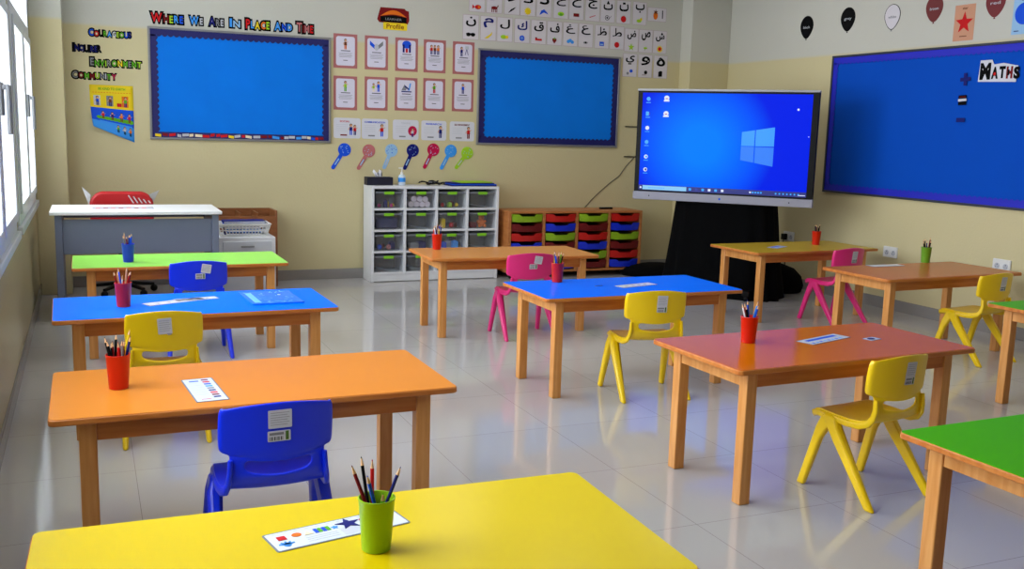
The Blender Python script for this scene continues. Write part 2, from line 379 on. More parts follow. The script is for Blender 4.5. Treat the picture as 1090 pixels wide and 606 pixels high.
TABLES = {
 'A': (.477, 3.149, .003, 'orange', 'orange topped table with a red pencil cup, before the yellow chair by the windows'),
 'B': (.442, 4.632, .020, 'blue', 'blue topped table by the windows with a blue folder and long white name strip'),
 'C': (.504, 6.168, .002, 'green', 'light green topped table in front of the grey teacher desk'),
 'D': (2.621, 6.147, -.04, 'tan', 'tan brown topped table in front of the white cubby shelf'),
 'E': (2.683, 4.609, .006, 'blue', 'blue topped table in the middle of the room with a pink chair behind it'),
 'F': (2.702, 3.074, .030, 'terracotta', 'terracotta topped table with a red pencil cup and a yellow chair at its near side'),
 'H': (5.017, 4.742, .034, 'brown', 'brown topped table with a green pencil cup near the right wall'),
 'I': (5.049, 6.056, .042, 'olive', 'olive yellow topped table in the back corner below the big screen'),
 'K': (.466, 1.765, -.03, 'yellow', 'bright yellow topped table nearest the camera'),
 'G': (2.72, 1.760, .02, 'darkgreen', 'vivid green topped table cut off by the lower right of the picture'),
 'J': (4.935, 3.370, .02, 'darkgreen', 'green topped table cut off at the right edge behind a yellow chair'),
}
for k, v in TABLES.items(): make_table(*v)

# ------------------------------------------------------------------ chairs
def plast(name, rgb): return mat(name, rgb, .3, spec=.5, noise=.02)
CH = dict(blue=plast('blue_chair_plastic', (8, 48, 235)), yellow=plast('yellow_chair_plastic', (245, 205, 10)), pink=plast('pink_chair_plastic', (224, 40, 120)))
def shell(rows, parent, name, mt, hole=None, thick=.009, wrap=0, wrow=99):
    # rows: (y, z, halfwidth, sidebend_y, sidebend_z); columns u
    U = [-1, -.92, -.72, -.5, -.25, 0, .25, .5, .72, .92, 1]
    vs = []; fs = []
    for (y, z, hw, by, bz) in rows:
        j_ = len(vs)
        wr_ = wrap if z > wrow else 0
        vs.append((-hw*(1.0 if wr_ else .999), y+by+wr_+.001, z+bz))
        for u in U: vs.append((u*hw*(.985 if wr_ else .985), y+by*u*u, z+bz*u*u))
        vs.append((hw, y+by+wr_+.001, z+bz))
    n = len(U)+2
    for j in range(len(rows)-1):
        for i in range(n-1):
            if hole and j in hole and 3 <= i <= n-5: continue
            fs.append((j*n+i, j*n+i+1, (j+1)*n+i+1, (j+1)*n+i))
    me = bpy.data.meshes.new(name); me.from_pydata(vs, [], fs); me.materials.append(mt)
    me.polygons.foreach_set('use_smooth', [True]*len(me.polygons))
    o = bpy.data.objects.new(name, me); C.objects.link(o); o.parent = parent
    sd = o.modifiers.new('solid', 'SOLIDIFY'); sd.thickness = thick; sd.offset = 0
    ss = o.modifiers.new('sub', 'SUBSURF'); ss.levels = 2; ss.render_levels = 2
    return o
def make_chair(x, y, a, colour, label, sx=1.0, stickers='two'):
    mt = CH[colour]
    t = thing('child_chair', label, 'chair', (x, y, 0), a, 'moulded plastic child chairs'); t.scale.x = sx
    seat = [(.168, .272, .125, 0, 0), (.170, .285, .13, 0, 0), (.160, .304, .137, -.006, 0), (.135, .312, .143, 0, .004), (.06, .306, .150, 0, .008), (-.02, .302, .150, 0, .008), (-.085, .306, .146, 0, .01), (-.118, .322, .138, .01, .006), (-.131, .345, .132, .018, 0)]
    shell(seat, t, 'seat', mt, thick=.010)
    back = [(-.122, .326, .1365, .012, .006), (-.132, .350, .131, .018, 0), (-.137, .354, .129, .021, .012), (-.138, .360, .128, .023, .028), (-.140, .399, .128, .026, .014), (-.140, .404, .128, .028, .013), (-.140, .413, .130, .03, .013),
            (-.141, .418, .150, .034, .013), (-.142, .430, .153, .036, .010), (-.146, .50, .154, .036, 0), (-.152, .548, .152, .036, -.002), (-.155, .572, .148, .036, -.018), (-.154, .577, .145, .036, -.019)]
    b = shell(back, t, 'backrest', mt, hole=(3,), thick=.010, wrap=.016, wrow=.4175)
    for s in (-1, 1):
        def bar(poly, name):
            b_ = MB(); n_ = len(poly); vs = []
            for off, (y_, z_) in [(0, p) for p in poly]+[(1, p) for p in poly]:
                xo = .1665+.012*(1-z_/.30) if z_ < .29 else .1655-.9*(z_-.29)*.35
                th = .022+.012*z_/.30
                vs.append((s*(xo if off else xo-th), y_, z_))
            fs = [tuple(range(n_-1, -1, -1)), tuple(range(n_, 2*n_))]+[(q_, (q_+1) % n_, n_+(q_+1) % n_, n_+q_) for q_ in range(n_)]
            return b_.add(vs, fs).build(name, mt, t, bevel=.009, seg=3)
        bar([(.036, .300), (.052, .310), (.080, .311), (.100, .300), (.118, .252), (.188, 0), (.150, 0), (.092, .205), (.060, .262)], 'leg')
        bar([(.098, .300), (.084, .310), (.050, .311), (.030, .303), (.012, .272), (-.192, 0), (-.150, 0), (.030, .215), (.064, .262)], 'leg')
        MB().tube([(s*.124, .166, .282), (s*.136, .158, .294), (s*.143, .12, .300), (s*.147, .06, .300), (s*.147, -.02, .297), (s*.144, -.07, .300), (s*.139, -.105, .314), (s*.134, -.122, .338), (s*.1305, -.128, .37), (s*.129, -.126, .41)],
                  [(.007, .008), (.008, .011), (.008, .013), (.009, .014), (.009, .014), (.009, .014), (.008, .014), (.008, .013), (.007, .011), (.006, .008)]).build('side_rail', mt, t, smooth=True)
    # stickers on the back of the backrest (facing -y)
    def sticker(cx, cz, w_, h_, rot, kind):
        A_ = Art(); A_.rect(-w_/2, w_/2, -h_/2, h_/2, mat('sticker_paper', (205, 205, 212), .5), 0, .0008, r=.003)
        if kind == 'text':
            for k in range(6): A_.rect(-w_*.4, w_*(.4-.08*(k % 2)), h_*(.36-.13*k)-.0012, h_*(.36-.13*k), INKS['grey'], .0009, .0003)
        else:
            A_.rect(-w_*.42, w_*.2, h_*.1, h_*.34, INKS['grey'], .0009, .0003)
            for k in range(9): A_.rect(-w_*.42+k*w_*.07, -w_*.42+k*w_*.07+w_*(.02+.02*(k % 2)), -h_*.4, -h_*.05, BLACK, .0009, .0003)
            A_.rect(w_*.28, w_*.42, -h_*.42, h_*.42, mat('sticker_green', (70, 110, 20), .5) , .0009, .0003)
        M = Matrix.Translation((cx, -.1415-.09*(cz-.44)-.0062, cz)) @ Matrix.Rotation(.09, 4, 'X') @ Matrix(((1, 0, 0, 0), (0, 0, -1, 0), (0, 1, 0, 0), (0, 0, 0, 1))) @ Matrix.Rotation(rot, 4, 'Z')
        o = A_.build('sticker', None, t, fix=False); o.matrix_local = M; o['label'] = 'pale printed sticker' if kind == 'text' else 'barcode sticker'
    if stickers == 'two': sticker(0, .528, .064, .055, .02, 'text'); sticker(-.002, .477, .062, .032, .02, 'code')
    elif stickers == 'tilt': sticker(.036, .530, .052, .052, -.15, 'text'); sticker(.004, .487, .052, .032, 0, 'code')
    elif stickers == 'one': sticker(0, .512, .056, .068, .06, 'text'); sticker(.018, .478, .018, .008, 0, 'code')
    elif stickers == 'tall': sticker(.014, .520, .052, .06, -.03, 'text'); sticker(.014, .477, .052, .030, -.03, 'code')
    return t
make_chair(.477, 2.865, .02, 'blue', 'blue plastic chair tucked under the orange table, nearest the camera', 1.05, 'two')
make_chair(.280, 4.375, -.02, 'yellow', 'yellow plastic chair at the blue table by the windows', 1.0, 'one')
make_chair(.571, 5.91, .014, 'blue', 'blue plastic chair at the light green table near the teacher desk', 1.03, 'tilt')
make_chair(2.661, 5.878, -.051, 'pink', 'pink plastic chair at the tan table, behind the middle blue table', 1.05, 'tilt')
make_chair(2.678, 4.335, -.139, 'yellow', 'yellow plastic chair at the middle blue table', 1.08, 'tall')
make_chair(2.759, 2.796, .108, 'yellow', 'yellow plastic chair at the terracotta table, beside the vivid green table', 1.0, 'tall')
make_chair(5.164, 4.414, .121, 'yellow', 'yellow plastic chair at the brown table near the right wall', 1.05, 'tall')
make_chair(5.176, 5.718, .111, 'pink', 'pink plastic chair at the olive table in the back corner', 1.03, 'tall')

# ------------------------------------------------------------------ cups and pencils
CUP = dict(red=mat('red_cup_plastic', (205, 28, 8), .35), green=mat('green_cup_plastic', (150, 195, 20), .35), blue=mat('blue_cup_plastic', (10, 40, 215), .35), darkgreen=mat('green_cup_plastic_b', (110, 165, 40), .35))
PW = mat('pencil_wood', (226, 180, 130), .6)
def make_pencil(base, top, col, label, group, tipcol=None, rad=.0037):
    b, t = Vector(base), Vector(top); d = (t-b); L = d.length
    q = d.to_track_quat('Z', 'Y').to_matrix().to_4x4(); M = Matrix.Translation(b) @ q
    o = MB().lathe([(rad, 0), (rad, L-.018)], 6).build('pencil', col, None); o.matrix_world = M; tag(o, label, 'pencil', group)
    p = MB().lathe([(rad, L-.018), (.0012, L-.004)], 8).build('wood_tip', PW, o)
    MB().lathe([(.0013, L-.0045), (.0003, L)], 6).build('lead', tipcol or col, o)
    return o
SEEN = {}
def make_cup(x, y, colour, where, cols, seed, H_=.108, spec=None):
    rnd = random.Random(seed); z = TH
    prof = [(.026, 0), (.0285, .002), (.0355, H_-.004), (.037, H_-.002), (.0365, H_), (.034, H_), (.027, .006), (.001, .005)]
    o = MB().lathe(prof, 32, cap1=False).build('pencil_cup', CUP[colour], None, smooth=True, loc=(x, y, z))
    tag(o, '%s plastic pencil cup %s' % ({'darkgreen': 'green'}.get(colour, colour), where), 'cup', 'pencil cups on the tables')
    n = len(cols)
    for i, c in enumerate(cols):
        if spec: ax, ay, L = spec[i]
        else:
            ang = PI*2*(i+.3*rnd.random())/n; rr = .3+.65*rnd.random(); ax = rr*math.cos(ang); ay = rr*math.sin(ang); L = .142+.03*rnd.random()
        tw = 1.9 if where == 'on the bright yellow table' else 1.25; bx, by = .0195*(ax*math.cos(tw)-ay*math.sin(tw)), .0195*(ax*math.sin(tw)+ay*math.cos(tw))
        rimx, rimy = ax*.0285, ay*.0285; k = (L)/(H_-.006)
        tx, ty = bx+(rimx-bx)*k, by+(rimy-by)*k
        cn = {'black': 'black', 'red': 'red', 'blue': 'blue', 'darkred': 'dark red', 'white': 'white', 'brown': 'brown', 'orange': 'orange', 'green': 'green', 'navy': 'navy', 'yellow': 'yellow', 'sky': 'light blue', 'tan': 'tan', 'grey': 'grey'}[c]
        nsame = cols.count(c)
        mtc = BLACK if c == 'black' else WHITE if c == 'white' else INKS[c]
        side = ('back ' if ay > .25 else 'front ' if ay < -.25 else '')+('left' if ax < -.3 else 'right' if ax > .3 else 'middle')
        key = (cn, side, where); SEEN[key] = SEEN.get(key, 0)+1
        if SEEN[key] > 1: side += ', one of a close pair, the inner one' if SEEN[key] == 2 else ', third of the close group'
        make_pencil((x+bx, y+by, z+.007), (x+tx, y+ty, z+.007+L), mtc, '%s pencil at the %s of the cup %s' % (cn, side, where), 'pencils in the cup '+where)
make_cup(.497, 1.762, 'green', 'on the bright yellow table', ['darkred', 'blue', 'black', 'red', 'navy', 'green'], 1, .107, spec=[(-.92, -.1, .168), (-.42, -.72, .158), (-.55, .6, .172), (-.15, .6, .166), (.92, 0, .160), (.2, -.8, .118)])
make_cup(.069, 3.165, 'red', 'on the orange table', ['black', 'black', 'darkred', 'black', 'red', 'grey', 'yellow', 'darkred', 'navy', 'black', 'darkred'], 2, .108,
         spec=[(-.9, 0, .155), (-.7, -.5, .148), (-.45, .3, .14), (-.2, .6, .16), (.1, -.3, .142), (.45, -.6, .15), (.7, .5, .175), (.55, -.15, .145), (.95, -.1, .158), (-.55, .3, .137), (.3, .6, .14)])
make_cup(.132, 4.61, 'red', 'on the window side blue table', ['darkred', 'tan', 'blue', 'tan', 'white', 'darkred', 'red'], 3, .108,
         spec=[(-.95, 0, .15), (-.6, .3, .15), (-.35, -.3, .168), (.4, .1, .17), (-.1, .6, .13), (.85, .1, .152), (.7, .5, .145)])
make_cup(.209, 6.10, 'blue', 'on the light green table', ['blue', 'navy', 'tan', 'grey', 'darkred', 'blue'], 4, .108)
make_cup(2.21, 6.36, 'red', 'on the tan table', ['navy', 'blue', 'darkred', 'red', 'white', 'blue', 'black', 'yellow', 'brown'], 5, .108)
make_cup(2.385, 4.82, 'red', 'on the middle blue table', ['black', 'navy', 'yellow', 'navy', 'blue', 'brown', 'green'], 6, .108)
make_cup(2.445, 3.172, 'red', 'on the terracotta table', ['white', 'darkred', 'black', 'blue', 'darkred', 'sky', 'blue'], 7, .108,
         spec=[(-.95, -.1, .155), (-.55, .2, .155), (-.7, -.4, .15), (-.4, -.2, .168), (-.1, .4, .14), (.8, .1, .16), (.75, -.3, .15)])
make_cup(5.352, 5.04, 'darkgreen', 'on the brown table', ['black', 'darkred', 'black', 'brown', 'black', 'navy', 'black', 'darkred'], 8, .108)
make_cup(5.312, 6.12, 'red', 'on the olive table', ['black', 'navy', 'black', 'brown', 'black'], 9, .108)

# ------------------------------------------------------------------ papers on the tables
LAMS = mat('laminated_card', (222, 228, 240), .2)
EDGEC = mat('laminate_film_edge', (120, 126, 140), .25)
def strip(pts, name, label, cat, deco, z=TH, group=None):
    # pts: corners a,b,c,d : a origin (0,0), b = u axis end, d = v axis end
    a, b, d = [Vector((p[0], p[1], 0)) for p in pts]
    u = (b-a); L = u.length; u = u/L; v0 = d-a; n = Vector((-u.y, u.x, 0)); Wd = v0.dot(n)
    A_ = Art(); lo, hi = (0, Wd) if Wd > 0 else (Wd, 0)
    A_.rect(0, L, lo, hi, EDGEC, 0, .0012, r=.006); A_.rect(.004, L-.004, lo+.004, hi-.004, LAMS, .0012, .0003, r=.004)
    deco(A_, L, lo, hi)
    M = Matrix(((u.x, n.x, 0, a.x), (u.y, n.y, 0, a.y), (0, 0, 1, z+.0002), (0, 0, 0, 1)))
    o = A_.build(name, None, None, fix=False); o.matrix_world = M
    return tag(o, label, cat, group)
def dk(A_, L, lo, hi):
    W_ = hi-lo; k = lambda u, v: (u*L, lo+v*W_); h = .0016
    A_.rect(*[k(.07, 0)[0], k(.13, 0)[0]], *[k(0, .52)[1], k(0, .72)[1]], INKS['red'], h)
    x, y_ = k(.21, .64); A_.disc(x, y_, .010, .009, INKS['orange'], h)
    x, y_ = k(.29, .62); A_.poly([(x-.01, y_-.009), (x+.01, y_-.009), (x, y_+.01)], INKS['cream'], h)
    for i in range(4): A_.rect(k(.34+.03*i, 0)[0], k(.365+.03*i, 0)[0], k(0, .52)[1], k(0, .74)[1], INKS['green' if i % 2 else 'blue'], h)
    x, y_ = k(.49, .60); A_.star(x, y_, .009, INKS['sky'], h)
    A_.rect(k(.51, 0)[0], k(.73, 0)[0], k(0, .12)[1], k(0, .5)[1], mat('card_box_line', (196, 200, 216), .4), h, .0003)
    x, y_ = k(.60, .64); A_.star(x, y_, .028, INKS['navy'], h+.0004)
    x, y_ = k(.72, .70); A_.disc(x, y_, .008, .007, INKS['pink'], h)
    x, y_ = k(.78, .70); A_.disc(x, y_, .005, .005, INKS['navy'], h)
    x, y_ = k(.10, .26); A_.disc(x, y_, .008, .009, INKS['sky'], h)
    for i in range(5):
        a = math.radians(20+i*35); A_.line((x, y_), (x+.017*math.cos(a), y_+.015*math.sin(a)), .004, INKS['sky'], h)
    for i in range(10): A_.rect(k(.06+.08*i, 0)[0], k(.085+.08*i, 0)[0], k(0, .86)[1], k(0, .89)[1], INKS['lightgrey'], h, .0003)
    for i in range(3): A_.rect(k(.25, 0)[0], k(.48, 0)[0], k(0, .18+.1*i)[1], k(0, .20+.1*i)[1], INKS['lightgrey'], h, .0003)
strip([(.314, 1.806), (.600, 1.862), (.296, 1.896)], 'name_card', 'white laminated name strip with a navy star on the bright yellow table', 'card', dk)
def da(A_, L, lo, hi):
    W_ = hi-lo; h = .0016; k = lambda v: lo+v*W_
    cols = ['darkred', 'red', 'blue', 'sky', 'grey', 'navy', 'red', 'darkred', 'navy']
    for i, c in enumerate(cols): A_.rect(L*(.06+.095*i), L*(.06+.095*i)+.014, k(.60), k(.82), INKS[c], h, .0003)
    A_.rect(L*.1, L*.14, k(.2), k(.5), INKS['blue'], h, .0003)
    for i in range(6): A_.rect(L*(.2+.1*i), L*(.21+.1*i), k(.14), k(.5), INKS['lightgrey'], h, .0003)
    A_.rect(L*.9, L*.915, k(.2), k(.5), INKS['red'], h, .0003)
strip([(.254, 3.203), (.275, 2.925), (.351, 3.206)], 'name_card', 'white laminated picture card on the orange table', 'card', da)
def db(A_, L, lo, hi):
    W_ = hi-lo; h = .0016; k = lambda v: lo+v*W_
    for i in range(9): A_.rect(L*(.1+.09*i), L*(.15+.09*i), k(.35), k(.6), INKS['grey' if i % 2 else 'lightgrey'], h, .0003)
strip([(.239, 4.583), (.50, 4.70), (.212, 4.655)], 'name_card', 'white name strip on the blue table by the windows', 'card', db)
strip([(.36, 4.67), (.559, 4.715), (.345, 4.735)], 'paper_sheet', 'crumpled white paper beside the name strip on the blue table', 'paper', db)
# folder on B: translucent blue plastic with scribbles
A_ = Art(); FB = mat('blue_folder_plastic', (20, 120, 235), .15); FBL = mat('blue_folder_print', (110, 190, 250), .3)
A_.rect(0, .24, 0, .34, FB, 0, .006, r=.008)
rnd = random.Random(3)
for i in range(26):
    x, y_ = .02+.2*rnd.random(), .02+.3*rnd.random(); A_.line((x, y_), (x+rnd.uniform(-.03, .03), y_+rnd.uniform(-.03, .03)), .004, FBL, .006, .0004)
A_.rect(.02, .05, .03, .3, FBL, .006, .0003); A_.disc(.17, .22, .008, .008, WHITE, .0062, .0005)
o = A_.build('plastic_folder', None, None, fix=False, loc=(.675, 4.495, TH+.0002), rotz=.04); tag(o, 'blue plastic folder with pale scribbles on the blue table', 'folder')
strip([(2.649, 4.535), (2.905, 4.60), (2.628, 4.612)], 'name_card', 'white name strip on the middle blue table behind the yellow chair', 'card', db)
strip([(2.52, 4.62), (2.575, 4.635), (2.517, 4.628)], 'paper_slip', 'thin white slip beside the name strip on the middle blue table', 'paper', lambda *a: None)
def df_(A_, L, lo, hi):
    W_ = hi-lo; h = .0016; k = lambda v: lo+v*W_
    A_.text('name', L*.5, k(.62), L*.6, W_*.3, INKS['navy'], h)
    for i in range(8): A_.rect(L*(.08+.1*i), L*(.13+.1*i), k(.15), k(.3), INKS['sky' if i % 2 else 'blue'], h, .0003)
def df2(A_, L, lo, hi):
    W_ = hi-lo; h = .0016; k = lambda v: lo+v*W_
    A_.rect(L*.12, L*.88, k(.55), k(.8), INKS['blue'], h, .0003)
    for i in range(8): A_.rect(L*(.08+.1*i), L*(.13+.1*i), k(.15), k(.3), INKS['sky' if i % 2 else 'blue'], h, .0003)
strip([(2.676, 3.049), (2.943, 3.129), (2.650, 3.130)], 'name_card', 'pale blue laminated name strip on the terracotta table', 'card', df2)
strip([(2.978, 3.045), (3.05, 3.062), (2.99, 3.098)], 'name_tag', 'small card with a blue oval on the terracotta table', 'card', lambda A_, L, lo, hi: A_.disc(L*.4, (lo+hi)/2, .02, .014, INKS['navy'], .0016))
strip([(4.800, 5.95), (4.975, 6.04), (4.76, 6.03)], 'name_card', 'name strip on the olive table in the back corner', 'card', df2)
strip([(4.78, 4.925), (5.055, 4.922), (4.79, 5.01)], 'name_card', 'white paper strip on the brown table near the right wall', 'card', lambda *a: None)

# ------------------------------------------------------------------ teacher desk, chair, pedestal, basket, low shelf
DESKM = mat('blue_grey_desk_metal', (112, 120, 140), .4, metal=.1)
t = thing('teacher_desk', 'grey metal teacher desk with a white top, in the back left corner', 'desk', (0, 0, 0))
MB().box(-.235, .865, 7.08, 7.70, .722, .745).build('desk_top', mat('white_desk_top', (232, 232, 232), .3), t, bevel=.004)
MB().box(-.16, .80, 7.13, 7.145, .455, .690).build('modesty_panel', DESKM, t, bevel=.003)
for x in (-.205, .80):
    MB().box(x, x+.045, 7.11, 7.66, .02, .722).build('leg', DESKM, t, bevel=.004)
    MB().box(x-.002, x+.047, 7.10, 7.67, 0, .02).build('foot', BLKP, t)
MB().box(-.19, .83, 7.60, 7.64, .66, .722).build('rear_rail', DESKM, t)
REDF = mat('red_upholstery', (178, 8, 14), .45); WRAP = glass('plastic_wrap', (.95, .95, .95), .25, .15, .6, (235, 235, 235))
t = thing('office_chair', 'red padded chair wrapped in clear plastic behind the teacher desk', 'chair', (.24, 7.95, 0), 0)
pts = round_rect(.225, .20, .10, 8)
MB().prism(pts, -.03, .03, Matrix.Translation((0, 0, .625)) @ Matrix.Rotation(PI/2, 4, 'X')).build('backrest', REDF, t, bevel=.02, seg=4)
MB().prism(round_rect(.23, .21, .06), .40, .46).build('seat', REDF, t, bevel=.018, seg=4, loc=(0, .26, 0))
MB().tube([(0, .24, .38), (0, .04, .40), (0, .035, .55)], (.03, .012)).build('back_support', BLKP, t)
MB().lathe([(.03, .06), (.03, .40)], 16).build('post', BLKP, t, loc=(0, .26, 0))
for k in range(5):
    a = 2*PI*k/5+.3; l = MB().tube([(0, .26, .09), (.24*math.cos(a), .26+.24*math.sin(a), .06)], [(.02, .016), (.014, .012)]).build('leg', BLKP, t)
    MB().sphere((.24*math.cos(a), .26+.24*math.sin(a), .028), .028).build('caster', BLKP, l, smooth=True)
for fl in ([(-.215, -.035, .80), (-.275, -.02, .86), (-.23, 0, .72), (-.245, .03, .78)], [(.19, -.035, .805), (.265, -.02, .835), (.22, 0, .74), (.235, .03, .79)]):
    w_ = MB().add(fl, [(0, 1, 2), (1, 3, 2)]).build('plastic_wrap', WRAP, t, fix=False); w_['label'] = 'loose clear plastic corner'; w_.modifiers.new('s', 'SOLIDIFY').thickness = .0015
for q_ in range(5):
    w_ = MB().add([(.04+.035*q_, -.053, .80-.01*q_), (.05+.035*q_, -.056, .80-.01*q_), (.085+.03*q_, -.053, .74), (.075+.03*q_, -.056, .74)], [(0, 1, 2, 3)]).build('wrap_crease', WRAP, t, fix=False); w_.modifiers.new('s', 'SOLIDIFY').thickness = .0015
A_ = Art(); A_.rect(0, .4, 0, .16, LAMS, 0, .002)
for i in range(7): A_.rect(.02+.05*i, .05+.05*i, .03, .09, INKS['darkred' if i % 2 else 'rose'], .002, .0004)
tag(A_.build('printed_paper', None, None, fix=False, loc=(.03, 7.30, .7452)), 'white sheet with red print on the teacher desk', 'paper')
t = thing('drawer_pedestal', 'white pedestal cabinet under the white basket', 'cabinet', (1.13, 7.72, 0))
MB().box(-.215, .215, 0, .42, .03, .485).build('body', WHITEMEL, t, bevel=.004)
for z0 in (.05, .26): 
    dr = MB().box(-.185, .185, -.014, .0, z0, z0+.195).build('drawer', mat('white_drawer', (205, 207, 212), .4), t, bevel=.003)
    MB().box(-.05, .05, -.026, -.014, z0+.15, z0+.162).build('handle', ALU, dr, bevel=.002)
for sx in (-1, 1):
    for y in (.05, .36): MB().lathe([(.018, 0), (.018, .03)], 12).build('caster', BLKP, t, loc=(sx*.18, y, 0))
# basket with slots
t = thing('plastic_basket', 'white slotted plastic basket of books on the white pedestal', 'basket', (1.115, 7.90, .4855))
b = MB(); hb, wt, wb, dt, db2 = .098, .20, .175, .13, .11
N_ = 15
def q(a, z): k = z/hb; return a[0]+(a[1]-a[0])*k
b.box(-wb, wb, -db2, db2, 0, .005)
for z0, z1 in ((0, .014), (.045, .053), (.078, .098)):
    for sy in (-1, 1):
        y0, y1 = sy*q((db2, dt), z0), sy*q((db2, dt), z1); x0, x1 = q((wb, wt), z0), q((wb, wt), z1); e = .004*sy
        b.add([(-x0, y0, z0), (x0, y0, z0), (x1, y1, z1), (-x1, y1, z1), (-x0, y0-e, z0), (x0, y0-e, z0), (x1, y1-e, z1), (-x1, y1-e, z1)], [(0, 1, 2, 3), (7, 6, 5, 4), (0, 4, 5, 1), (3, 2, 6, 7), (0, 3, 7, 4), (1, 5, 6, 2)])
    for sx in (-1, 1):
        x0, x1 = sx*q((wb, wt), z0), sx*q((wb, wt), z1); y0, y1 = q((db2, dt), z0), q((db2, dt), z1); e = .004*sx
        b.add([(x0, -y0, z0), (x0, y0, z0), (x1, y1, z1), (x1, -y1, z1), (x0-e, -y0, z0), (x0-e, y0, z0), (x1-e, y1, z1), (x1-e, -y1, z1)], [(0, 1, 2, 3), (7, 6, 5, 4), (0, 4, 5, 1), (3, 2, 6, 7), (0, 3, 7, 4), (1, 5, 6, 2)])
for i in range(N_+1):
    u = -1+2*i/N_
    for sy in (-1, 1): b.tube([(u*wb, sy*(db2-.002), .008), (u*wt, sy*(dt-.002), .088)], (.0038, .0025))
for i in range(8):
    u = -1+2*i/7
    for sx in (-1, 1): b.tube([(sx*(wb-.002), u*db2, .008), (sx*(wt-.002), u*dt, .088)], (.003, .0038))
b.build('basket_body', PLUG, t)
r_ = MB()
for sy in (-1, 1): r_.box(-wt-.008, wt+.008, sy*dt-.007, sy*dt+.007, .092, .102)
for sx in (-1, 1): r_.box(sx*wt-.007, sx*wt+.007, -dt, dt, .092, .102)
r_.build('rim', PLUG, t, bevel=.002)
for k, (c, z) in enumerate((('navy', .006), ('sky', .030), ('grey', .054), ('blue', .078), ('navy', .100))):
    o = thing('book', '%s book, %s in the white basket' % ({'navy': 'navy', 'sky': 'light blue', 'grey': 'grey', 'blue': 'bright blue'}[c], ['bottom of the stack', 'second from the bottom', 'in the middle of the stack', 'second from the top', 'topmost'][k]), 'book', (1.115+.012*math.sin(k*2), 7.90, .4855+z), .03*math.sin(k*3), 'books in the white basket')
    hx = .135 if z < .09 else .16
    MB().box(-hx, hx, -.08, .08, 0, .003).box(-hx, hx, -.08, .08, .015, .018).box(-hx, -hx+.003, -.08, .08, 0, .018).build('cover', INKS[c], o)
    MB().box(-hx+.004, hx-.005, -.077, .077, .0035, .0145).build('pages', WHITE, o)
t = thing('low_shelf', 'brown wooden storage case against the back wall beside the teacher desk', 'shelf', (1.215, 8.28, 0))
b = MB(); b.box(-.245, -.225, 0, .30, 0, .645); b.box(.225, .245, 0, .30, 0, .645); b.build('side_panel', DARKW, t, bevel=.003)
MB().box(-.225, .225, .285, .30, 0, .645).build('back_panel', DARKW, t)
MB().box(-.225, .225, 0, .015, .40, .60).build('front_panel', DARKW, t, bevel=.002)
for z in (.02, .38): MB().box(-.225, .225, .015, .285, z, z+.018).build('shelf_board', DARKW, t)
for x in (-.06, .08): MB().box(x, x+.012, .015, .285, .40, .625).build('divider', DARKW, t)

# ------------------------------------------------------------------ white cubby shelf with clear bins
t = thing('cubby_shelf', 'white four by four cubby shelf full of clear bins against the back wall', 'shelf', (2.28, 8.31, 0))
CW, CD, CHT, PT = 1.205, .28, .852, .024
for x in (0, CW-PT): MB().box(x, x+PT, 0, CD, 0, CHT-PT).build('side_panel', WHITEMEL, t, bevel=.002)
MB().box(0, CW, 0, CD, CHT-PT, CHT).build('top_board', WHITEMEL, t, bevel=.002)
MB().box(PT, CW-PT, CD-.012, CD, .07, CHT-PT).build('back_panel', mat('shaded_back_panel', (120, 122, 128), .6), t)  # grey puts the shade deep in the cubbies into the panel colour
MB().box(PT, CW-PT, .006, CD-.012, .006, .068).build('plinth', WHITEMEL, t, bevel=.002)
cellw = (CW-PT)/4; cellh = (CHT-PT-.068)/4
for i in range(1, 4): MB().box(i*cellw, i*cellw+PT, .003, CD-.012, .068, CHT-PT).build('divider', WHITEMEL, t, bevel=.0015)
for j in range(0, 4):
    for i in range(4): MB().box(i*cellw+PT, (i+1)*cellw, .003, CD-.012, .068+j*cellh, .068+j*cellh+.018).build('shelf_board', WHITEMEL, t, bevel=.0015)
LIMEP = mat('lime_clip_plastic', (130, 200, 30), .4)
LIDM = glass('clear_lid', (.85, .87, .9), .1, .15, .4, (170, 176, 186))
rownames = ['bottom row', 'third row', 'second row', 'top row']; colnames = ['first column', 'second column', 'third column', 'fourth column']
CONT = {(3, 0): [('toy_block', 'pink', 's'), ('toy_block', 'grey', 's'), ('toy_block', 'navy', 'b'), ('toy_block', 'yellow', 'b'), ('toy_block', 'pink', 's'), ('toy_block', 'yellow', 's')],
        (3, 1): 'rolls', (3, 2): [('toy_block', 'red', 's'), ('toy_block', 'lightgrey', 's'), ('toy_block', 'lime', 'b'), ('toy_block', 'darkred', 'b'), ('toy_block', 'yellow', 's')],
        (3, 3): 'papers', (2, 0): 'navy', (2, 1): 'papers', (2, 2): [('toy_block', 'yellow', 'b'), ('toy_block', 'navy', 's'), ('toy_block', 'red', 's'), ('toy_block', 'brown', 'b')],
        (2, 3): 'bear', (1, 0): [('toy_block', 'blue', 's'), ('toy_block', 'darkred', 's'), ('toy_block', 'rose', 's'), ('toy_block', 'navy', 'b')],
        (1, 1): [('toy_block', 'grey', 'b'), ('toy_block', 'navy', 'b')], (1, 2): [('toy_block', 'blue', 'b'), ('toy_block', 'lightgrey', 'b'), ('toy_block', 'sky', 'b')], (1, 3): 'papers',
        (0, 0): 'papers', (0, 1): 'papers', (0, 2): 'papers', (0, 3): 'papers'}
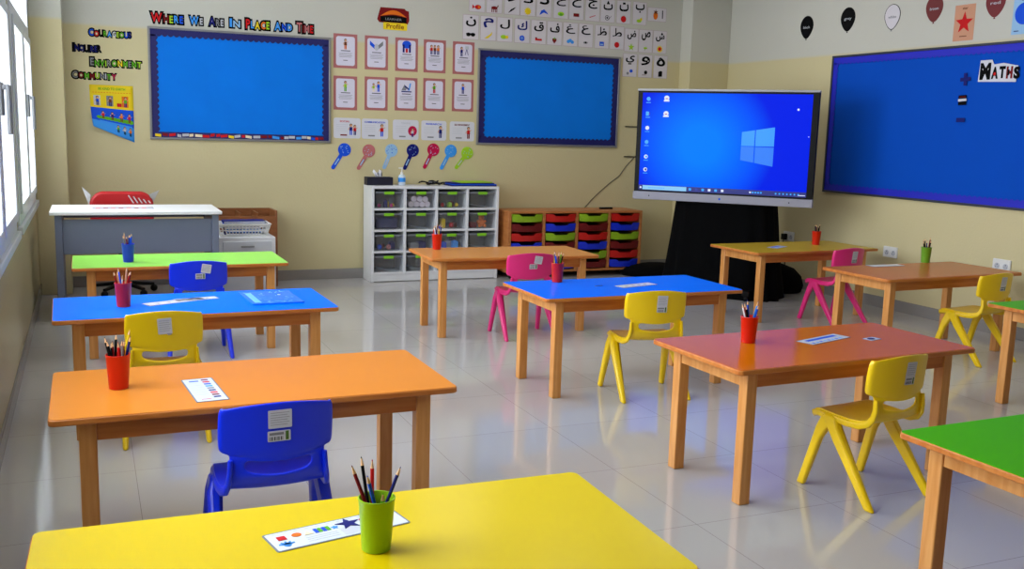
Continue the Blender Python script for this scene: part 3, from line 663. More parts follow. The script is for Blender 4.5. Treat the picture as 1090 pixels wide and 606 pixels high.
for j in range(4):
    for i in range(4):
        cx = 2.28+i*cellw+PT+(cellw-PT)/2; z0 = .068+j*cellh+.0185; cy = 8.31+.13
        pos = '%s, %s' % (rownames[j], colnames[i])
        hw, hd, hh = .120, .115, .135
        what = CONT[(j, i)]
        desc = {'rolls': 'of white paper rolls', 'papers': 'of loose papers', 'navy': 'of dark blue cloth', 'bear': 'with an orange soft toy'}.get(what if isinstance(what, str) else '', 'of coloured toys')
        b_ = thing('storage_bin', 'clear bin %s in the cubby shelf, %s' % (desc, pos), 'bin', (cx, cy, z0), 0, 'clear bins in the cubby shelf')
        m_ = MB(); o_ = [(-hw*.88, -hd*.9), (hw*.88, -hd*.9), (hw*.88, hd*.9), (-hw*.88, hd*.9)]; p_ = [(-hw, -hd), (hw, -hd), (hw, hd), (-hw, hd)]
        vs = [(x, y, 0) for x, y in o_]+[(x, y, hh) for x, y in p_]+[(x*.975, y*.975, hh) for x, y in p_]+[(x*.97, y*.97, .003) for x, y in o_]
        fs = [(3, 2, 1, 0)]+[(k, (k+1) % 4, 4+(k+1) % 4, 4+k) for k in range(4)]+[(4+k, 4+(k+1) % 4, 8+(k+1) % 4, 8+k) for k in range(4)]+[(8+k, 8+(k+1) % 4, 12+(k+1) % 4, 12+k) for k in range(4)]+[(12, 13, 14, 15)]
        m_.add(vs, fs).build('tub', TUB, b_)
        MB().box(-hw-.004, hw+.004, -hd-.004, hd+.004, hh-.004, hh+.01).build('lid', LIDM, b_, bevel=.003)
        MB().box(-.045, .045, -hd-.014, -hd-.004, hh-.014, hh+.012).build('clip', LIMEP, b_, bevel=.003)
        rr = random.Random(j*10+i); fl = z0+.0032
        if what == 'rolls':
            for k, (px, pz) in enumerate([(-.077, .030), (-.025, .030), (.026, .030), (.077, .030), (-.05, .078), (.004, .078), (.056, .076)]):
                o = MB().lathe([(.008, -.09), (.0255, -.09), (.0265, -.085), (.0265, .07), (.008, .07)], 20, Matrix.Rotation(PI/2, 4, 'X')).build('paper_roll', mat('paper_roll', (226, 214, 222), .7), None, smooth=True, loc=(cx+px, cy, fl+pz-.003))
                tag(o, 'white paper roll in the clear bin, %s of its pile' % ['bottom left', 'bottom second from left', 'bottom third from left', 'bottom right', 'top left', 'top middle', 'top right'][k], 'paper roll', 'paper rolls in the clear bin')
        elif what == 'papers':
            for k in range(1):
                a = rr.uniform(-.08, .08); n_ = 10; M_ = MB(); vs = []; hz = .03+.025*k+.02*rr.random()
                for r in range(2):
                    for s_ in range(n_+1): 
                        u = -1+2*s_/n_; vs.append((u*.088, (-.085 if r == 0 else .085), .012*k+hz*(u*u if k % 2 else (1-u)*.25*(1-u))*.6))
                M_.add(vs, [(s_, s_+1, n_+2+s_, n_+1+s_) for s_ in range(n_)])
                o = M_.build('paper_sheet', mat('bin_paper', (196, 202, 214), .6), None, loc=(cx, cy, fl+.002), fix=False); o.modifiers.new('s', 'SOLIDIFY').thickness = .002
                tag(o, 'pale curled sheet of paper in the clear bin, %s' % pos, 'paper', 'papers in the clear bins')
        elif what == 'navy':
            o = MB().prism(round_rect(.098, .09, .03), 0, .11).build('folded_cloth', mat('navy_cloth', (14, 26, 80), .8, bump=.8, nscale=20), None, bevel=.02, seg=3, loc=(cx, cy, fl)); tag(o, 'dark blue folded cloth in the clear bin of the cubby shelf', 'cloth')
        elif what == 'bear':
            fur = mat('orange_plush', (224, 120, 40), .9); o = MB().sphere((0, 0, .04), .036, (1, .8, 1.05)).build('soft_toy', fur, None, smooth=True, loc=(cx+.02, cy-.045, fl+.002)); tag(o, 'small orange soft toy animal in the clear bin', 'toy')
            MB().sphere((0, -.005, .09), .026).build('head', fur, o, smooth=True)
            for s_ in (-1, 1):
                MB().sphere((s_*.02, 0, .112), .01).build('ear', fur, o, smooth=True); MB().sphere((s_*.034, -.012, .055), .013, (1.2, 1, 1)).build('arm', fur, o, smooth=True); MB().sphere((s_*.026, -.03, .016), .015).build('leg', fur, o, smooth=True)
            for s_ in (-1, 1): MB().sphere((s_*.009, -.028, .096), .0035).build('eye', BLKP, o)
            MB().sphere((0, -.03, .086), .006).build('nose', BLKP, o)
            o = MB().box(-.035, .035, -.03, .03, 0, .05).build('toy_block', INKS['darkred'], None, bevel=.006, loc=(cx-.06, cy-.03, fl)); tag(o, 'dark red toy block beside the orange soft toy', 'toy')
        else:
            xs = [-.085+.17*(k+.5)/len(what) for k in range(len(what))]
            for k, (nm, c, sh) in enumerate(what):
                px = xs[k]; py = -.045+.05*(k % 2); wd = .17/len(what)*.49
                if sh == 's': o = MB().sphere((0, 0, wd*1.2), wd*1.2, (.85, 1, 1)).build('toy_ball', INKS[c], None, smooth=True, loc=(cx+px, cy+py, fl))
                else:
                    hgt = .035+.05*rr.random(); o = MB().box(-wd, wd, -.028, .028, 0, hgt).box(-wd*.5, wd*.5, -.014, .014, hgt, hgt+.008).build('toy_block', INKS[c], None, bevel=.003, loc=(cx+px, cy+py, fl))
                tag(o, '%s toy %s, %s in the clear bin, %s' % ({'lightgrey': 'light grey', 'darkred': 'dark red', 'sky': 'light blue'}.get(c, c), 'ball' if sh == 's' else 'block', {0: 'leftmost', len(what)-1: 'rightmost', 1: 'second from left', 2: 'third from left', 3: 'fourth from left'}.get(k, 'fifth from left'), pos), 'toy', 'toys in the clear bins')
# on top
TZ = .8525
t = thing('tissue_box', 'black patterned tissue box on the left end of the cubby shelf', 'tissue box', (2.385, 8.47, TZ))
MB().box(-.118, .118, -.055, .055, 0, .072).build('box', mat('dark_tissue_box', (16, 18, 40), .5, noise=.5, nscale=30), t, bevel=.003)
ti = MB(); vs = []; 
for k in range(9):
    u = k/8; vs += [(-.03+.06*u, -.012+.02*math.sin(k*2), .073), (-.055+.085*u+.01*math.sin(k*3), .012*math.sin(k*1.7), .073+.045+.02*math.sin(k*1.3))]
ti.add(vs, [(2*k, 2*k+2, 2*k+3, 2*k+1) for k in range(8)]); o = ti.build('tissue', WHITE, t, smooth=True, fix=False); o.modifiers.new('s', 'SOLIDIFY').thickness = .0012
t = thing('sanitizer_bottle', 'clear pump bottle with a pale blue label on the cubby shelf', 'bottle', (2.597, 8.46, TZ))
MB().lathe([(.030, 0), (.033, .004), (.033, .075), (.026, .09), (.012, .098)], 24).build('bottle', mat('cloudy_plastic', (205, 218, 230), .2), t, smooth=True)
MB().lathe([(.0335, .03), (.0335, .068)], 24, cap0=False, cap1=False).build('label_band', INKS['sky'], t, smooth=True)
MB().lathe([(.013, .098), (.013, .115), (.005, .117), (.005, .15)], 16).box(-.03, .008, -.006, .006, .148, .158).build('pump', PLUG, t, smooth=True)
t = thing('cable_coil', 'tangle of black cable and small parts on the cubby shelf', 'cable', (2.88, 8.45, TZ))
rr = random.Random(5)
for k in range(4):
    pts = []; cx, cy, r1 = rr.uniform(-.06, .06), rr.uniform(-.02, .02), rr.uniform(.04, .07)
    for s_ in range(25):
        a = 2*PI*s_/24; pts.append((cx+r1*math.cos(a), cy+r1*.7*math.sin(a), .014+.012*k*.6+.006*math.sin(3*a+k)))
    MB().tube(pts, (.005, .005)).build('cable_loop', BLKP, t, smooth=True)
MB().box(-.03, .03, -.02, .02, .018, .034).build('connector', INKS['grey'], t, bevel=.003)
for k, (c, z, dx, hx) in enumerate((('navy', 0, 0, .225), ('blue', .010, .008, .215), ('navy', .020, -.006, .205), ('lime', .030, .02, .16))):
    o = MB().prism(round_rect(hx, .11, .01), 0, .0095).build('folder', INKS[c], None, bevel=.002, loc=(3.25+dx, 8.45, TZ+z), rotz=.02*k)
    tag(o, '%s flat folder, %s on the right end of the cubby shelf' % ({'lime': 'lime green'}.get(c, c), ['bottom of the stack', 'second from the bottom', 'third from the bottom', 'topmost'][k]), 'folder', 'folders stacked on the cubby shelf')

# ------------------------------------------------------------------ wooden tray unit
t = thing('tray_unit', 'wooden storage unit with coloured pull-out trays against the back wall', 'storage unit', (3.545, 8.21, 0))
UW, UD, Z0, Z1 = 1.42, .37, .055, .632
MB().box(0, UW, 0, UD, Z1-.022, Z1).build('top_board', SHELFW, t, bevel=.003)
MB().box(0, UW, 0, UD, Z0, Z0+.022).build('bottom_board', SHELFW, t, bevel=.003)
cw = (UW-.03)/4
for i in range(5): MB().box(i*cw, i*cw+.03, .002, UD, Z0+.022, Z1-.022).build('upright', SHELFW, t, bevel=.002)
MB().box(.03, UW-.03, UD-.01, UD, Z0+.022, Z1-.022).build('back_panel', DARKW, t)
for x in (.06, UW-.06):
    for y in (.05, UD-.05): MB().lathe([(.022, 0), (.022, Z0)], 14).build('caster', BLKP, t, loc=(x, y, 0))
TC = dict(green=mat('lime_tray', (140, 178, 24), .4), red=mat('red_tray', (196, 22, 14), .4), blue=mat('blue_tray', (16, 44, 205), .4), darkred=mat('dark_red_tray', (110, 10, 10), .4))
pat = [['green', 'darkred', 'red', 'blue', 'green', 'darkred'], ['red', 'blue', 'green', 'darkred', 'red', 'blue'], ['green', 'darkred', 'red', 'blue', 'green', 'darkred'], ['red', 'blue', 'green', 'darkred', 'red', 'blue']]
rh = (Z1-.022-Z0-.022)/6
for i in range(4):
    for j in range(6):
        x0, x1 = i*cw+.033, (i+1)*cw-.003; zt = Z1-.022-j*rh-.006; xc = (x0+x1)/2; hw = (x1-x0)/2
        # curved front with scooped grip
        n_ = 24; up = []; dn = []
        for k in range(n_+1):
            u = -1+2*k/n_; au = abs(u)
            top = zt-(.020 if au < .42 else .020*max(0, 1-(au-.42)/.12)); bot = zt-rh+.016+.012*max(0, (au-.75)/.25)
            yy = -.018*(1-u*u)-.004
            up.append((xc+u*hw, yy, top)); dn.append((xc+u*hw*(.97), yy+.008, bot))
        m_ = MB(); N2 = n_+1; vs = up+dn+[(x, y+.012, z) for x, y, z in up]+[(x, y+.012, z) for x, y, z in dn]; fs = []
        for k in range(n_):
            fs += [(k, k+1, N2+k+1, N2+k), (2*N2+k+1, 2*N2+k, 3*N2+k, 3*N2+k+1), (k+1, k, 2*N2+k, 2*N2+k+1), (N2+k, N2+k+1, 3*N2+k+1, 3*N2+k)]
        fs += [(0, N2, 3*N2, 2*N2), (n_, 2*N2+n_, 3*N2+n_, N2+n_)]
        m_.add(vs, fs)
        d_ = m_.build('tray', TC[pat[i][j]], t, smooth=True); d_['label'] = {'green': 'lime green', 'darkred': 'dark red'}.get(pat[i][j], pat[i][j])+' pull-out tray'
        MB().box(x0+.008, x1-.008, .006, UD-.02, zt-rh+.018, zt-.026).build('tray_body', TC[pat[i][j]], d_)
o = MB().box(-.07, .07, -.018, .018, 0, .018).build('remote_control', BLKP, None, bevel=.005, loc=(4.66, 8.40, Z1+.0002), rotz=.05); tag(o, 'black remote control lying on the wooden tray unit', 'remote')
for k in range(6): MB().lathe([(.004, 0), (.004, .002)], 8).build('button', INKS['grey'], o, loc=(-.05+.02*k, 0, .018))

# ------------------------------------------------------------------ interactive screen on its draped stand
TX, TY, TA, TW = 4.377, 7.403, -.813, 1.50
t = thing('interactive_screen', 'large wall-height interactive display showing a blue desktop, angled across the back right corner', 'screen', (TX, TY, 0), TA)
# local: x along width, y backward, z up
Z_b, Z_t = .809, 1.752
MB().box(.004, TW-.004, .022, .125, Z_b+.02, Z_t-.005).build('housing', BLKP, t, bevel=.006)
MB().box(.0, TW, .0, .022, Z_b+.068, Z_t-.018).build('bezel', BLKP, t, bevel=.003)
MB().box(-.004, TW+.004, -.006, .05, Z_t-.018, Z_t).build('top_trim', mat('silver_trim', (170, 172, 178), .35), t, bevel=.003)
bar = MB().box(-.004, TW+.004, -.012, .06, Z_b, Z_b+.068).build('speaker_bar', mat('silver_bar', (150, 150, 164), .35), t, bevel=.004)
A_ = Art(); A_.disc(0, 0, .009, .009, INKS['blue'], 0, .001); o = A_.build('power_button', None, bar, fix=False); o.matrix_local = Matrix.Translation((TW/2, -.0125, Z_b+.034)) @ Matrix.Rotation(PI/2, 4, 'X')
for x in (.14, 1.32):
    A_ = Art(); A_.disc(0, 0, .005, .005, BLACK, 0, .001); o = A_.build('sensor', None, bar, fix=False); o.matrix_local = Matrix.Translation((x, -.0125, Z_b+.034)) @ Matrix.Rotation(PI/2, 4, 'X')
SX0, SX1, SZ0, SZ1 = .042, TW-.050, Z_b+.082, Z_t-.034
scr = MB().box(0, SX1-SX0, -.002, 0, 0, SZ1-SZ0).build('display_panel', SCREEN, t); scr.location = (SX0, 0, SZ0)
def emi(name, rgb, s=1.0): return mat(name, (5, 5, 8), .4, emis=rgb, estr=s)
E_tb = emi('taskbar', (10, 26, 120)); E_wh = emi('icon_white', (215, 225, 255)); E_cy = emi('icon_cyan', (40, 160, 255)); E_l1 = emi('pane_light', (30, 150, 250)); E_l2 = emi('pane_light_b', (10, 120, 245))
E_s = emi('search_box', (130, 195, 240)); E_nv = emi('icon_navy', (20, 40, 150)); E_rd = emi('icon_red', (180, 60, 90)); E_beam = emi('beam', (0, 70, 250))
Wd, Hd = SX1-SX0, SZ1-SZ0
def on_screen(A_, name):
    o = A_.build(name, None, scr, fix=False); o.matrix_local = Matrix.Translation((0, -.0022, 0)) @ Matrix.Rotation(PI/2, 4, 'X')
A_ = Art(); A_.rect(0, Wd, 0, .042, E_tb, 0, .0004)
A_.disc(.018, .02, .008, .008, E_wh, .0005)
for k, c in enumerate((E_cy, E_nv, E_cy, E_wh, E_cy, E_wh)): A_.rect(.44+.055*k, .462+.055*k, .012, .032, c, .0005, .0004, r=.003)
for k in range(5): A_.rect(.95+.022*k, .965+.022*k, .015, .028, E_wh if k == 0 else E_cy, .0005, .0004)
for k in range(7): A_.rect(1.16+.03*k, 1.172+.03*k, .014, .027, E_cy, .0005, .0004)
A_.rect(1.345, 1.40, .012, .018, E_wh, .0005, .0004)
on_screen(A_, 'taskbar')
A_ = Art(); A_.rect(.035, .42, .003, .039, E_s, .0005, .0004)
for k in range(9): A_.rect(.09+.016*k, .10+.016*k, .017, .024, E_cy, .001, .0003)
on_screen(A_, 'search_box')
for z, c in ((.775, E_cy), (.65, E_nv), (.53, E_wh), (.41, E_cy), (.285, E_wh), (.175, E_wh)):
    A_ = Art(); A_.disc(.052, z, .017, .017, c, .0003, .0004); A_.rect(.032, .072, z-.034, z-.028, E_cy, .0003, .0004)
    if z == .65: A_.rect(.034, .060, .632, .668, E_cy, .0008, .0004)
    if z < .3: A_.disc(.055, z, .01, .01, E_cy if z > .2 else E_nv, .0009)
    on_screen(A_, 'desktop_icon')
for z in (.785, .655):
    A_ = Art(); A_.disc(.21, z, .022, .020, E_wh, .0003, .0004); A_.rect(.186, .234, z-.030, z-.016, E_wh, .0003, .0004); A_.rect(.2, .22, z-.010, z-.002, E_rd, .0008, .0004); on_screen(A_, 'desktop_icon')
for x, z, q in ((1.30, .705, .009), (1.395, .49, .004)): A_ = Art(); A_.disc(x, z, q, q, E_wh, .0003, .0005); on_screen(A_, 'pointer_dot')
def gx(u, v):
    x = .86+.265*u; top = .515+.045*u; bot = .285-.045*u; return (x, bot+(top-bot)*v)
A_ = Art()
for (u0, u1) in ((0, .40), (.43, 1)):
    for (v0, v1) in ((0, .485), (.51, 1)):
        A_.poly([gx(u0, v0), gx(u1, v0), gx(u1, v1), gx(u0, v1)], E_l1 if v0 else E_l2, .0006, .0004)
on_screen(A_, 'wallpaper_emblem')
# stand
st = thing('screen_stand', 'black cloth skirted stand below the interactive display in the corner', 'stand', (TX, TY, 0), TA)
for x in (.50, .95): MB().box(x, x+.05, .135, .19, .05, 1.35).build('upright', BLKP, st, bevel=.004)
MB().box(.35, 1.15, .126, .135, 1.10, 1.30).build('mount_plate', BLKP, st)
for x in (.42, 1.0):
    f_ = MB().box(x, x+.06, -.10, .45, .05, .09).build('base_rail', BLKP, st, bevel=.004)
    for y in (-.06, .40): MB().lathe([(.028, -.014), (.028, .014)], 16, Matrix.Translation((x+.03, y, .028)) @ Matrix.Rotation(PI/2, 4, 'Y')).build('wheel', BLKP, f_, smooth=True)
# black cloth drape around stand
dr = MB(); n_ = 96; vs = []
levels = [(0.0, 1.12), (.25, 1.04), (.50, .98), (.70, .94), (.80, .92)]
for z, k in levels:
    for s_ in range(n_):
        a = 2*PI*s_/n_; ca, sa = math.cos(a), math.sin(a)
        rx, ry = .46*k, .26*k
        f = 1+.035*math.sin(14*a)*(1.2-z)
        x = .76+rx*math.copysign(abs(ca)**.6, ca)*f; y = .26+ry*math.copysign(abs(sa)**.6, sa)*f
        vs.append((x, y, z))
fs = []
for j in range(len(levels)-1):
    for s_ in range(n_): k = (s_+1) % n_; fs.append((j*n_+s_, j*n_+k, (j+1)*n_+k, (j+1)*n_+s_))
fs.append(tuple(4*n_+s_ for s_ in range(n_)))
dr.add(vs, fs); o = dr.build('draped_cloth', BLKC, st, smooth=True); o['label'] = 'black cloth skirt'
def dark_lump(x, y, rx, ry, h, rot, label):
    m_ = MB(); prof = [(.75, 0), (.95, .03), (1.0, .25), (.93, .55), (.7, .82), (.35, .97), (.02, 1.0)]
    m_.lathe(prof, 40, Matrix.Diagonal((rx, ry, h, 1)))
    m_.v = [(a*(1+.04*math.sin(5*math.atan2(b_, a))), b_*(1+.05*math.cos(4*math.atan2(b_, a))), c_) for a, b_, c_ in m_.v]
    o = m_.build('cushion_or_shade', BLKC, None, smooth=True, loc=(x, y, 0), rotz=rot); return tag(o, label, 'cushion')
dark_lump(5.62, 7.05, .30, .20, .26, -.6, 'black floor cushion lying under the olive table beside the screen stand')
dark_lump(5.10, 8.18, .34, .22, .12, 0, 'low black lump for shadow and cables between the wooden tray unit and the corner column')  # lump added where shadow, dark skirting and cables blacken the floor

# ------------------------------------------------------------------ wall things: bulletin boards
def scallop(A_, w_, h_, b, mt, z, n, bottom=True):
    # border strips with scalloped inner edge
    def strip_(p0, p1, inn):
        L = math.hypot(p1[0]-p0[0], p1[1]-p0[1]); k = max(3, int(L/n)); ux, uy = (p1[0]-p0[0])/L, (p1[1]-p0[1])/L
        pts = [p0, p1]
        for i in range(k, -1, -1):
            for e in ((0,) if i in (0, k) else (0,)):
                t_ = L*i/k; pts.append((p0[0]+ux*t_+inn[0]*b*.8, p0[1]+uy*t_+inn[1]*b*.8))
            if i > 0:
                for q_ in (.75, .5, .25):
                    t_ = L*(i-1+q_)/k; e = b*.8+n*.35*math.sin(PI*q_)
                    pts.append((p0[0]+ux*t_+inn[0]*e, p0[1]+uy*t_+inn[1]*e))
        A_.poly(pts, mt, z, .0012)
    strip_((0, h_), (w_, h_), (0, -1)); e0 = b*.8 if bottom else .045; strip_((0, e0), (0, h_-b*.8), (1, 0)); strip_((w_, e0), (w_, h_-b*.8), (-1, 0))
    if bottom: strip_((0, 0), (w_, 0), (0, 1))
def board(name_label, M, w_, h_, fmat, paper, border, books=False, bw=.055, fw=.018, thick=.02, topb=None):
    t = thing('bulletin_board', name_label, 'board'); t.matrix_world = M
    f_ = MB(); f_.box(-fw, w_+fw, -fw, 0, 0, thick); f_.box(-fw, w_+fw, h_, h_+fw, 0, thick); f_.box(-fw, 0, 0, h_, 0, thick); f_.box(w_, w_+fw, 0, h_, 0, thick)
    f_.build('frame', fmat, t, bevel=.003)
    # paper with soft wrinkles
    nx, ny = 40, 24; vs = []; rr = random.Random(int(w_*1000))
    ph = [rr.uniform(0, 6) for _ in range(6)]
    for j in range(ny+1):
        for i in range(nx+1):
            u, v = i/nx, j/ny; e = math.sin(PI*u)*math.sin(PI*v)
            z = .006+.0018*e*(math.sin(9*u+3*v+ph[0])+.7*math.sin(17*u-6*v+ph[1])+.5*math.sin(31*u+4*v+ph[2]))
            vs.append((u*w_, v*h_, z))
    MB().add(vs, [(j*(nx+1)+i, j*(nx+1)+i+1, (j+1)*(nx+1)+i+1, (j+1)*(nx+1)+i) for j in range(ny) for i in range(nx)]).build('backing_paper', paper, t, smooth=True, fix=False)
    A_ = Art(); scallop(A_, w_, h_, bw, border, .0105, .045, not books); A_.build('border_trim', None, t, fix=False)
    if books:
        A_ = Art(); A_.rect(0, w_, 0, .045, NAVY, .0105, .001); rr = random.Random(9); x = .02
        while x < w_-.05:
            c = rr.choice(['red', 'lightgrey', 'blue', 'sky', 'cream', 'darkred', 'lightgrey', 'yellow']); l = rr.uniform(.025, .06); y0 = rr.uniform(.006, .016); dy = rr.uniform(-.008, .008)
            A_.poly([(x, y0), (x+l, y0+dy), (x+l, y0+dy+.022), (x, y0+.022)], INKS[c], .0116, .0006); x += l+rr.uniform(.002, .015)
        o = A_.build('book_pattern_strip', None, t, fix=False); o['label'] = 'strip of colourful books along the lower edge'
    return t
board('left bulletin board with bright blue paper and a book patterned lower strip', frame_back(.510, 1.228), 1.458, .868, ALU, BOARD1, NAVY, True)
board('bright blue bulletin board between the pink framed cards and the big screen', frame_back(3.378, 1.245), 1.468, .848, ALU, BOARD1, NAVY, False, bw=.06)
board('largest bulletin board, deep blue, on the right wall', frame_right(6.865, .925), 2.95, 1.142, mat('dark_frame', (50, 54, 66), .4), BOARD3, ROYAL, False, bw=.055)

# words cut out of coloured card
def word(text, M, w_, h_, cols, label, big=1.25, capital=True, group=None, outline=.11):
    t = thing('word_cutout', label, 'sign', group=group); t.matrix_world = M
    # measured advance
    adv = []; 
    for i, ch in enumerate(text):
        if ch == ' ': adv.append(.45); continue
        vs, fs = text2d(ch, .02); x0 = min(v[0] for v in vs); x1 = max(v[0] for v in vs); adv.append(max(.18, (x1-x0)))
    hs = [big if (i == 0 or text[i-1] == ' ') and capital else 1.0 for i in range(len(text))]
    tot = sum(a*h for a, h in zip(adv, hs))+.03*len(text); k = w_/tot; x = 0
    rr = random.Random(len(text)*7+int(w_*100))
    back = Art(); ci = 0; letters = []
    for i, ch in enumerate(text):
        wd = adv[i]*hs[i]*k
        if ch != ' ':
            hh = h_*hs[i]/big; cy = hh/2+rr.uniform(-.003, .003)
            back.text(ch, x+wd/2, cy, wd+outline*h_*2, hh+outline*h_*2, BLACK, .0002, .002, bold=.11)
            a = Art(); a.text(ch, x+wd/2, cy, wd*.86, hh*.86, INKS[cols[ci % len(cols)]] if cols[ci % len(cols)] != 'black' else BLACK, .0024, .001, bold=.03); letters.append(a); ci += 1
        x += wd+.03*k
    back.build('outline', None, t, fix=False)
    for a in letters: a.build('letter', None, t, fix=False)
    return t
HG = 'cut-out heading letters above the left bulletin board'
zz = 2.145
word('WHERE', frame_back(.516, zz), .258, .086, ['red', 'darkred', 'lime', 'sky', 'blue'], 'multicoloured cut-out word WHERE above the left bulletin board', group=HG)
word('WE', frame_back(.815, zz), .112, .076, ['sky', 'lightgrey'], 'cut-out word WE in blue and grey letters above the left bulletin board', group=HG)
word('ARE', frame_back(.970, zz), .122, .078, ['navy', 'grey', 'lightgrey'], 'cut-out word ARE in dark letters above the left bulletin board', group=HG)
word('IN', frame_back(1.138, zz-.002), .092, .08, ['sky', 'palesky'], 'cut-out word IN in pale blue letters above the left bulletin board', group=HG)
word('PLACE', frame_back(1.268, zz-.002), .200, .09, ['red', 'sky', 'yellow', 'orange', 'lime'], 'multicoloured cut-out word PLACE above the left bulletin board', group=HG)
word('AND', frame_back(1.503, zz-.002), .156, .08, ['sky', 'blue', 'sky'], 'bright blue cut-out word AND above the left bulletin board', group=HG)
word('TIME', frame_back(1.690, zz-.004), .148, .09, ['rose', 'darkred', 'rose', 'red'], 'reddish cut-out word TIME above the left bulletin board', group=HG)
SG = 'cut-out words above the earth poster'
word('COURAGEOUS', frame_back(.056, 2.008), .315, .060, ['blue', 'red', 'black', 'green', 'sky', 'lightgrey', 'lime', 'green', 'blue', 'navy'], 'multicoloured cut-out word COURAGEOUS, topmost on the narrow wall by the window', group=SG)
word('INQUIRER', frame_back(-.062, 1.886), .207, .062, ['black', 'navy', 'navy', 'black'], 'nearly black cut-out word INQUIRER under the word COURAGEOUS', group=SG)
word('ENVIRONMENT', frame_back(.058, 1.775), .385, .068, ['grey', 'green', 'green', 'lime', 'grey', 'green', 'yellow', 'green', 'grey', 'green', 'lime'], 'mostly green cut-out word ENVIRONMENT on the narrow wall by the window', group=SG)
word('COMMUNITY', frame_back(-.078, 1.674), .33, .062, ['grey', 'darkred', 'green', 'darkred', 'lime', 'grey', 'lightgrey', 'green', 'crimson'], 'cut-out word COMMUNITY in green and red above the earth poster', group=SG)

# earth poster with a curled lower left corner
t = thing('poster', 'yellow and blue earth poster with a curled corner beside the window', 'poster'); t.matrix_world = frame_back(.046, 1.18)
vs = []; nx, ny = 12, 16; PW_, PH_ = .325, .452
fs = []
def curl(u, v):
    q_ = max(0, 1-v)**2*max(0, 1-u); return (u*PW_+.02*q_, v*PH_+.125*q_, .002+.05*q_)
for j in range(ny+1):
    for i in range(nx+1): vs.append(curl(i/nx, j/ny))
pm = MB(); pm.use(INKS['yellow']); pm.use(INKS['blue']); pm.use(INKS['sky']); pm.v = vs
for j in range(ny):
    for i in range(nx):
        pm.f.append((j*(nx+1)+i, j*(nx+1)+i+1, (j+1)*(nx+1)+i+1, (j+1)*(nx+1)+i)); v = (j+.5)/ny; pm.mi.append(0 if v > .56 else 1 if v > .27 else 2)
o = pm.build('sheet', None, t, smooth=True, fix=False); o.modifiers.new('s', 'SOLIDIFY').thickness = .001
A_ = Art(); h = .0035
A_.text('BE KIND TO EARTH', .165, .422, .20, .020, INKS['green'], h, bold=.02)
for k in range(14): A_.rect(.02+.021*k, .033+.021*k, .389, .393, INKS['orange'], h, .0003)
for cx, c1, c2 in ((.055, 'lightgrey', 'blue'), (.15, 'grey', 'brown'), (.265, 'orange', 'green')):
    A_.rect(cx-.028, cx+.022, .275, .365, INKS[c1], h, .0003); A_.person(cx, .318, .085, INKS[c2], INKS['navy'], h+.0008)
A_.rect(.20, .235, .275, .305, INKS['red'], h, .0003)
for k in range(9): A_.disc(.06+.03*k, .155, .022, .018, INKS['green'], h, .0003)
for cx, c1 in ((.09, 'red'), (.16, 'navy'), (.23, 'orange'), (.29, 'crimson')): A_.person(cx, .185, .075, INKS[c1], INKS['darkred'], h+.0006)
A_.rect(.06, .31, .112, .122, INKS['sky'], h, .0004)
for cx, c1 in ((.20, 'green'), (.25, 'lightgrey'), (.295, 'orange')): A_.person(cx, .072, .07, INKS[c1], BLACK, h+.0006)
def bend(v_):
    a, b_, c_ = curl(v_[0]/PW_, v_[1]/PH_); return (a, b_, c_+v_[2]-.0022)
A_.v = [bend(v_) for v_ in A_.v]
A_.build('print', None, t, fix=False)

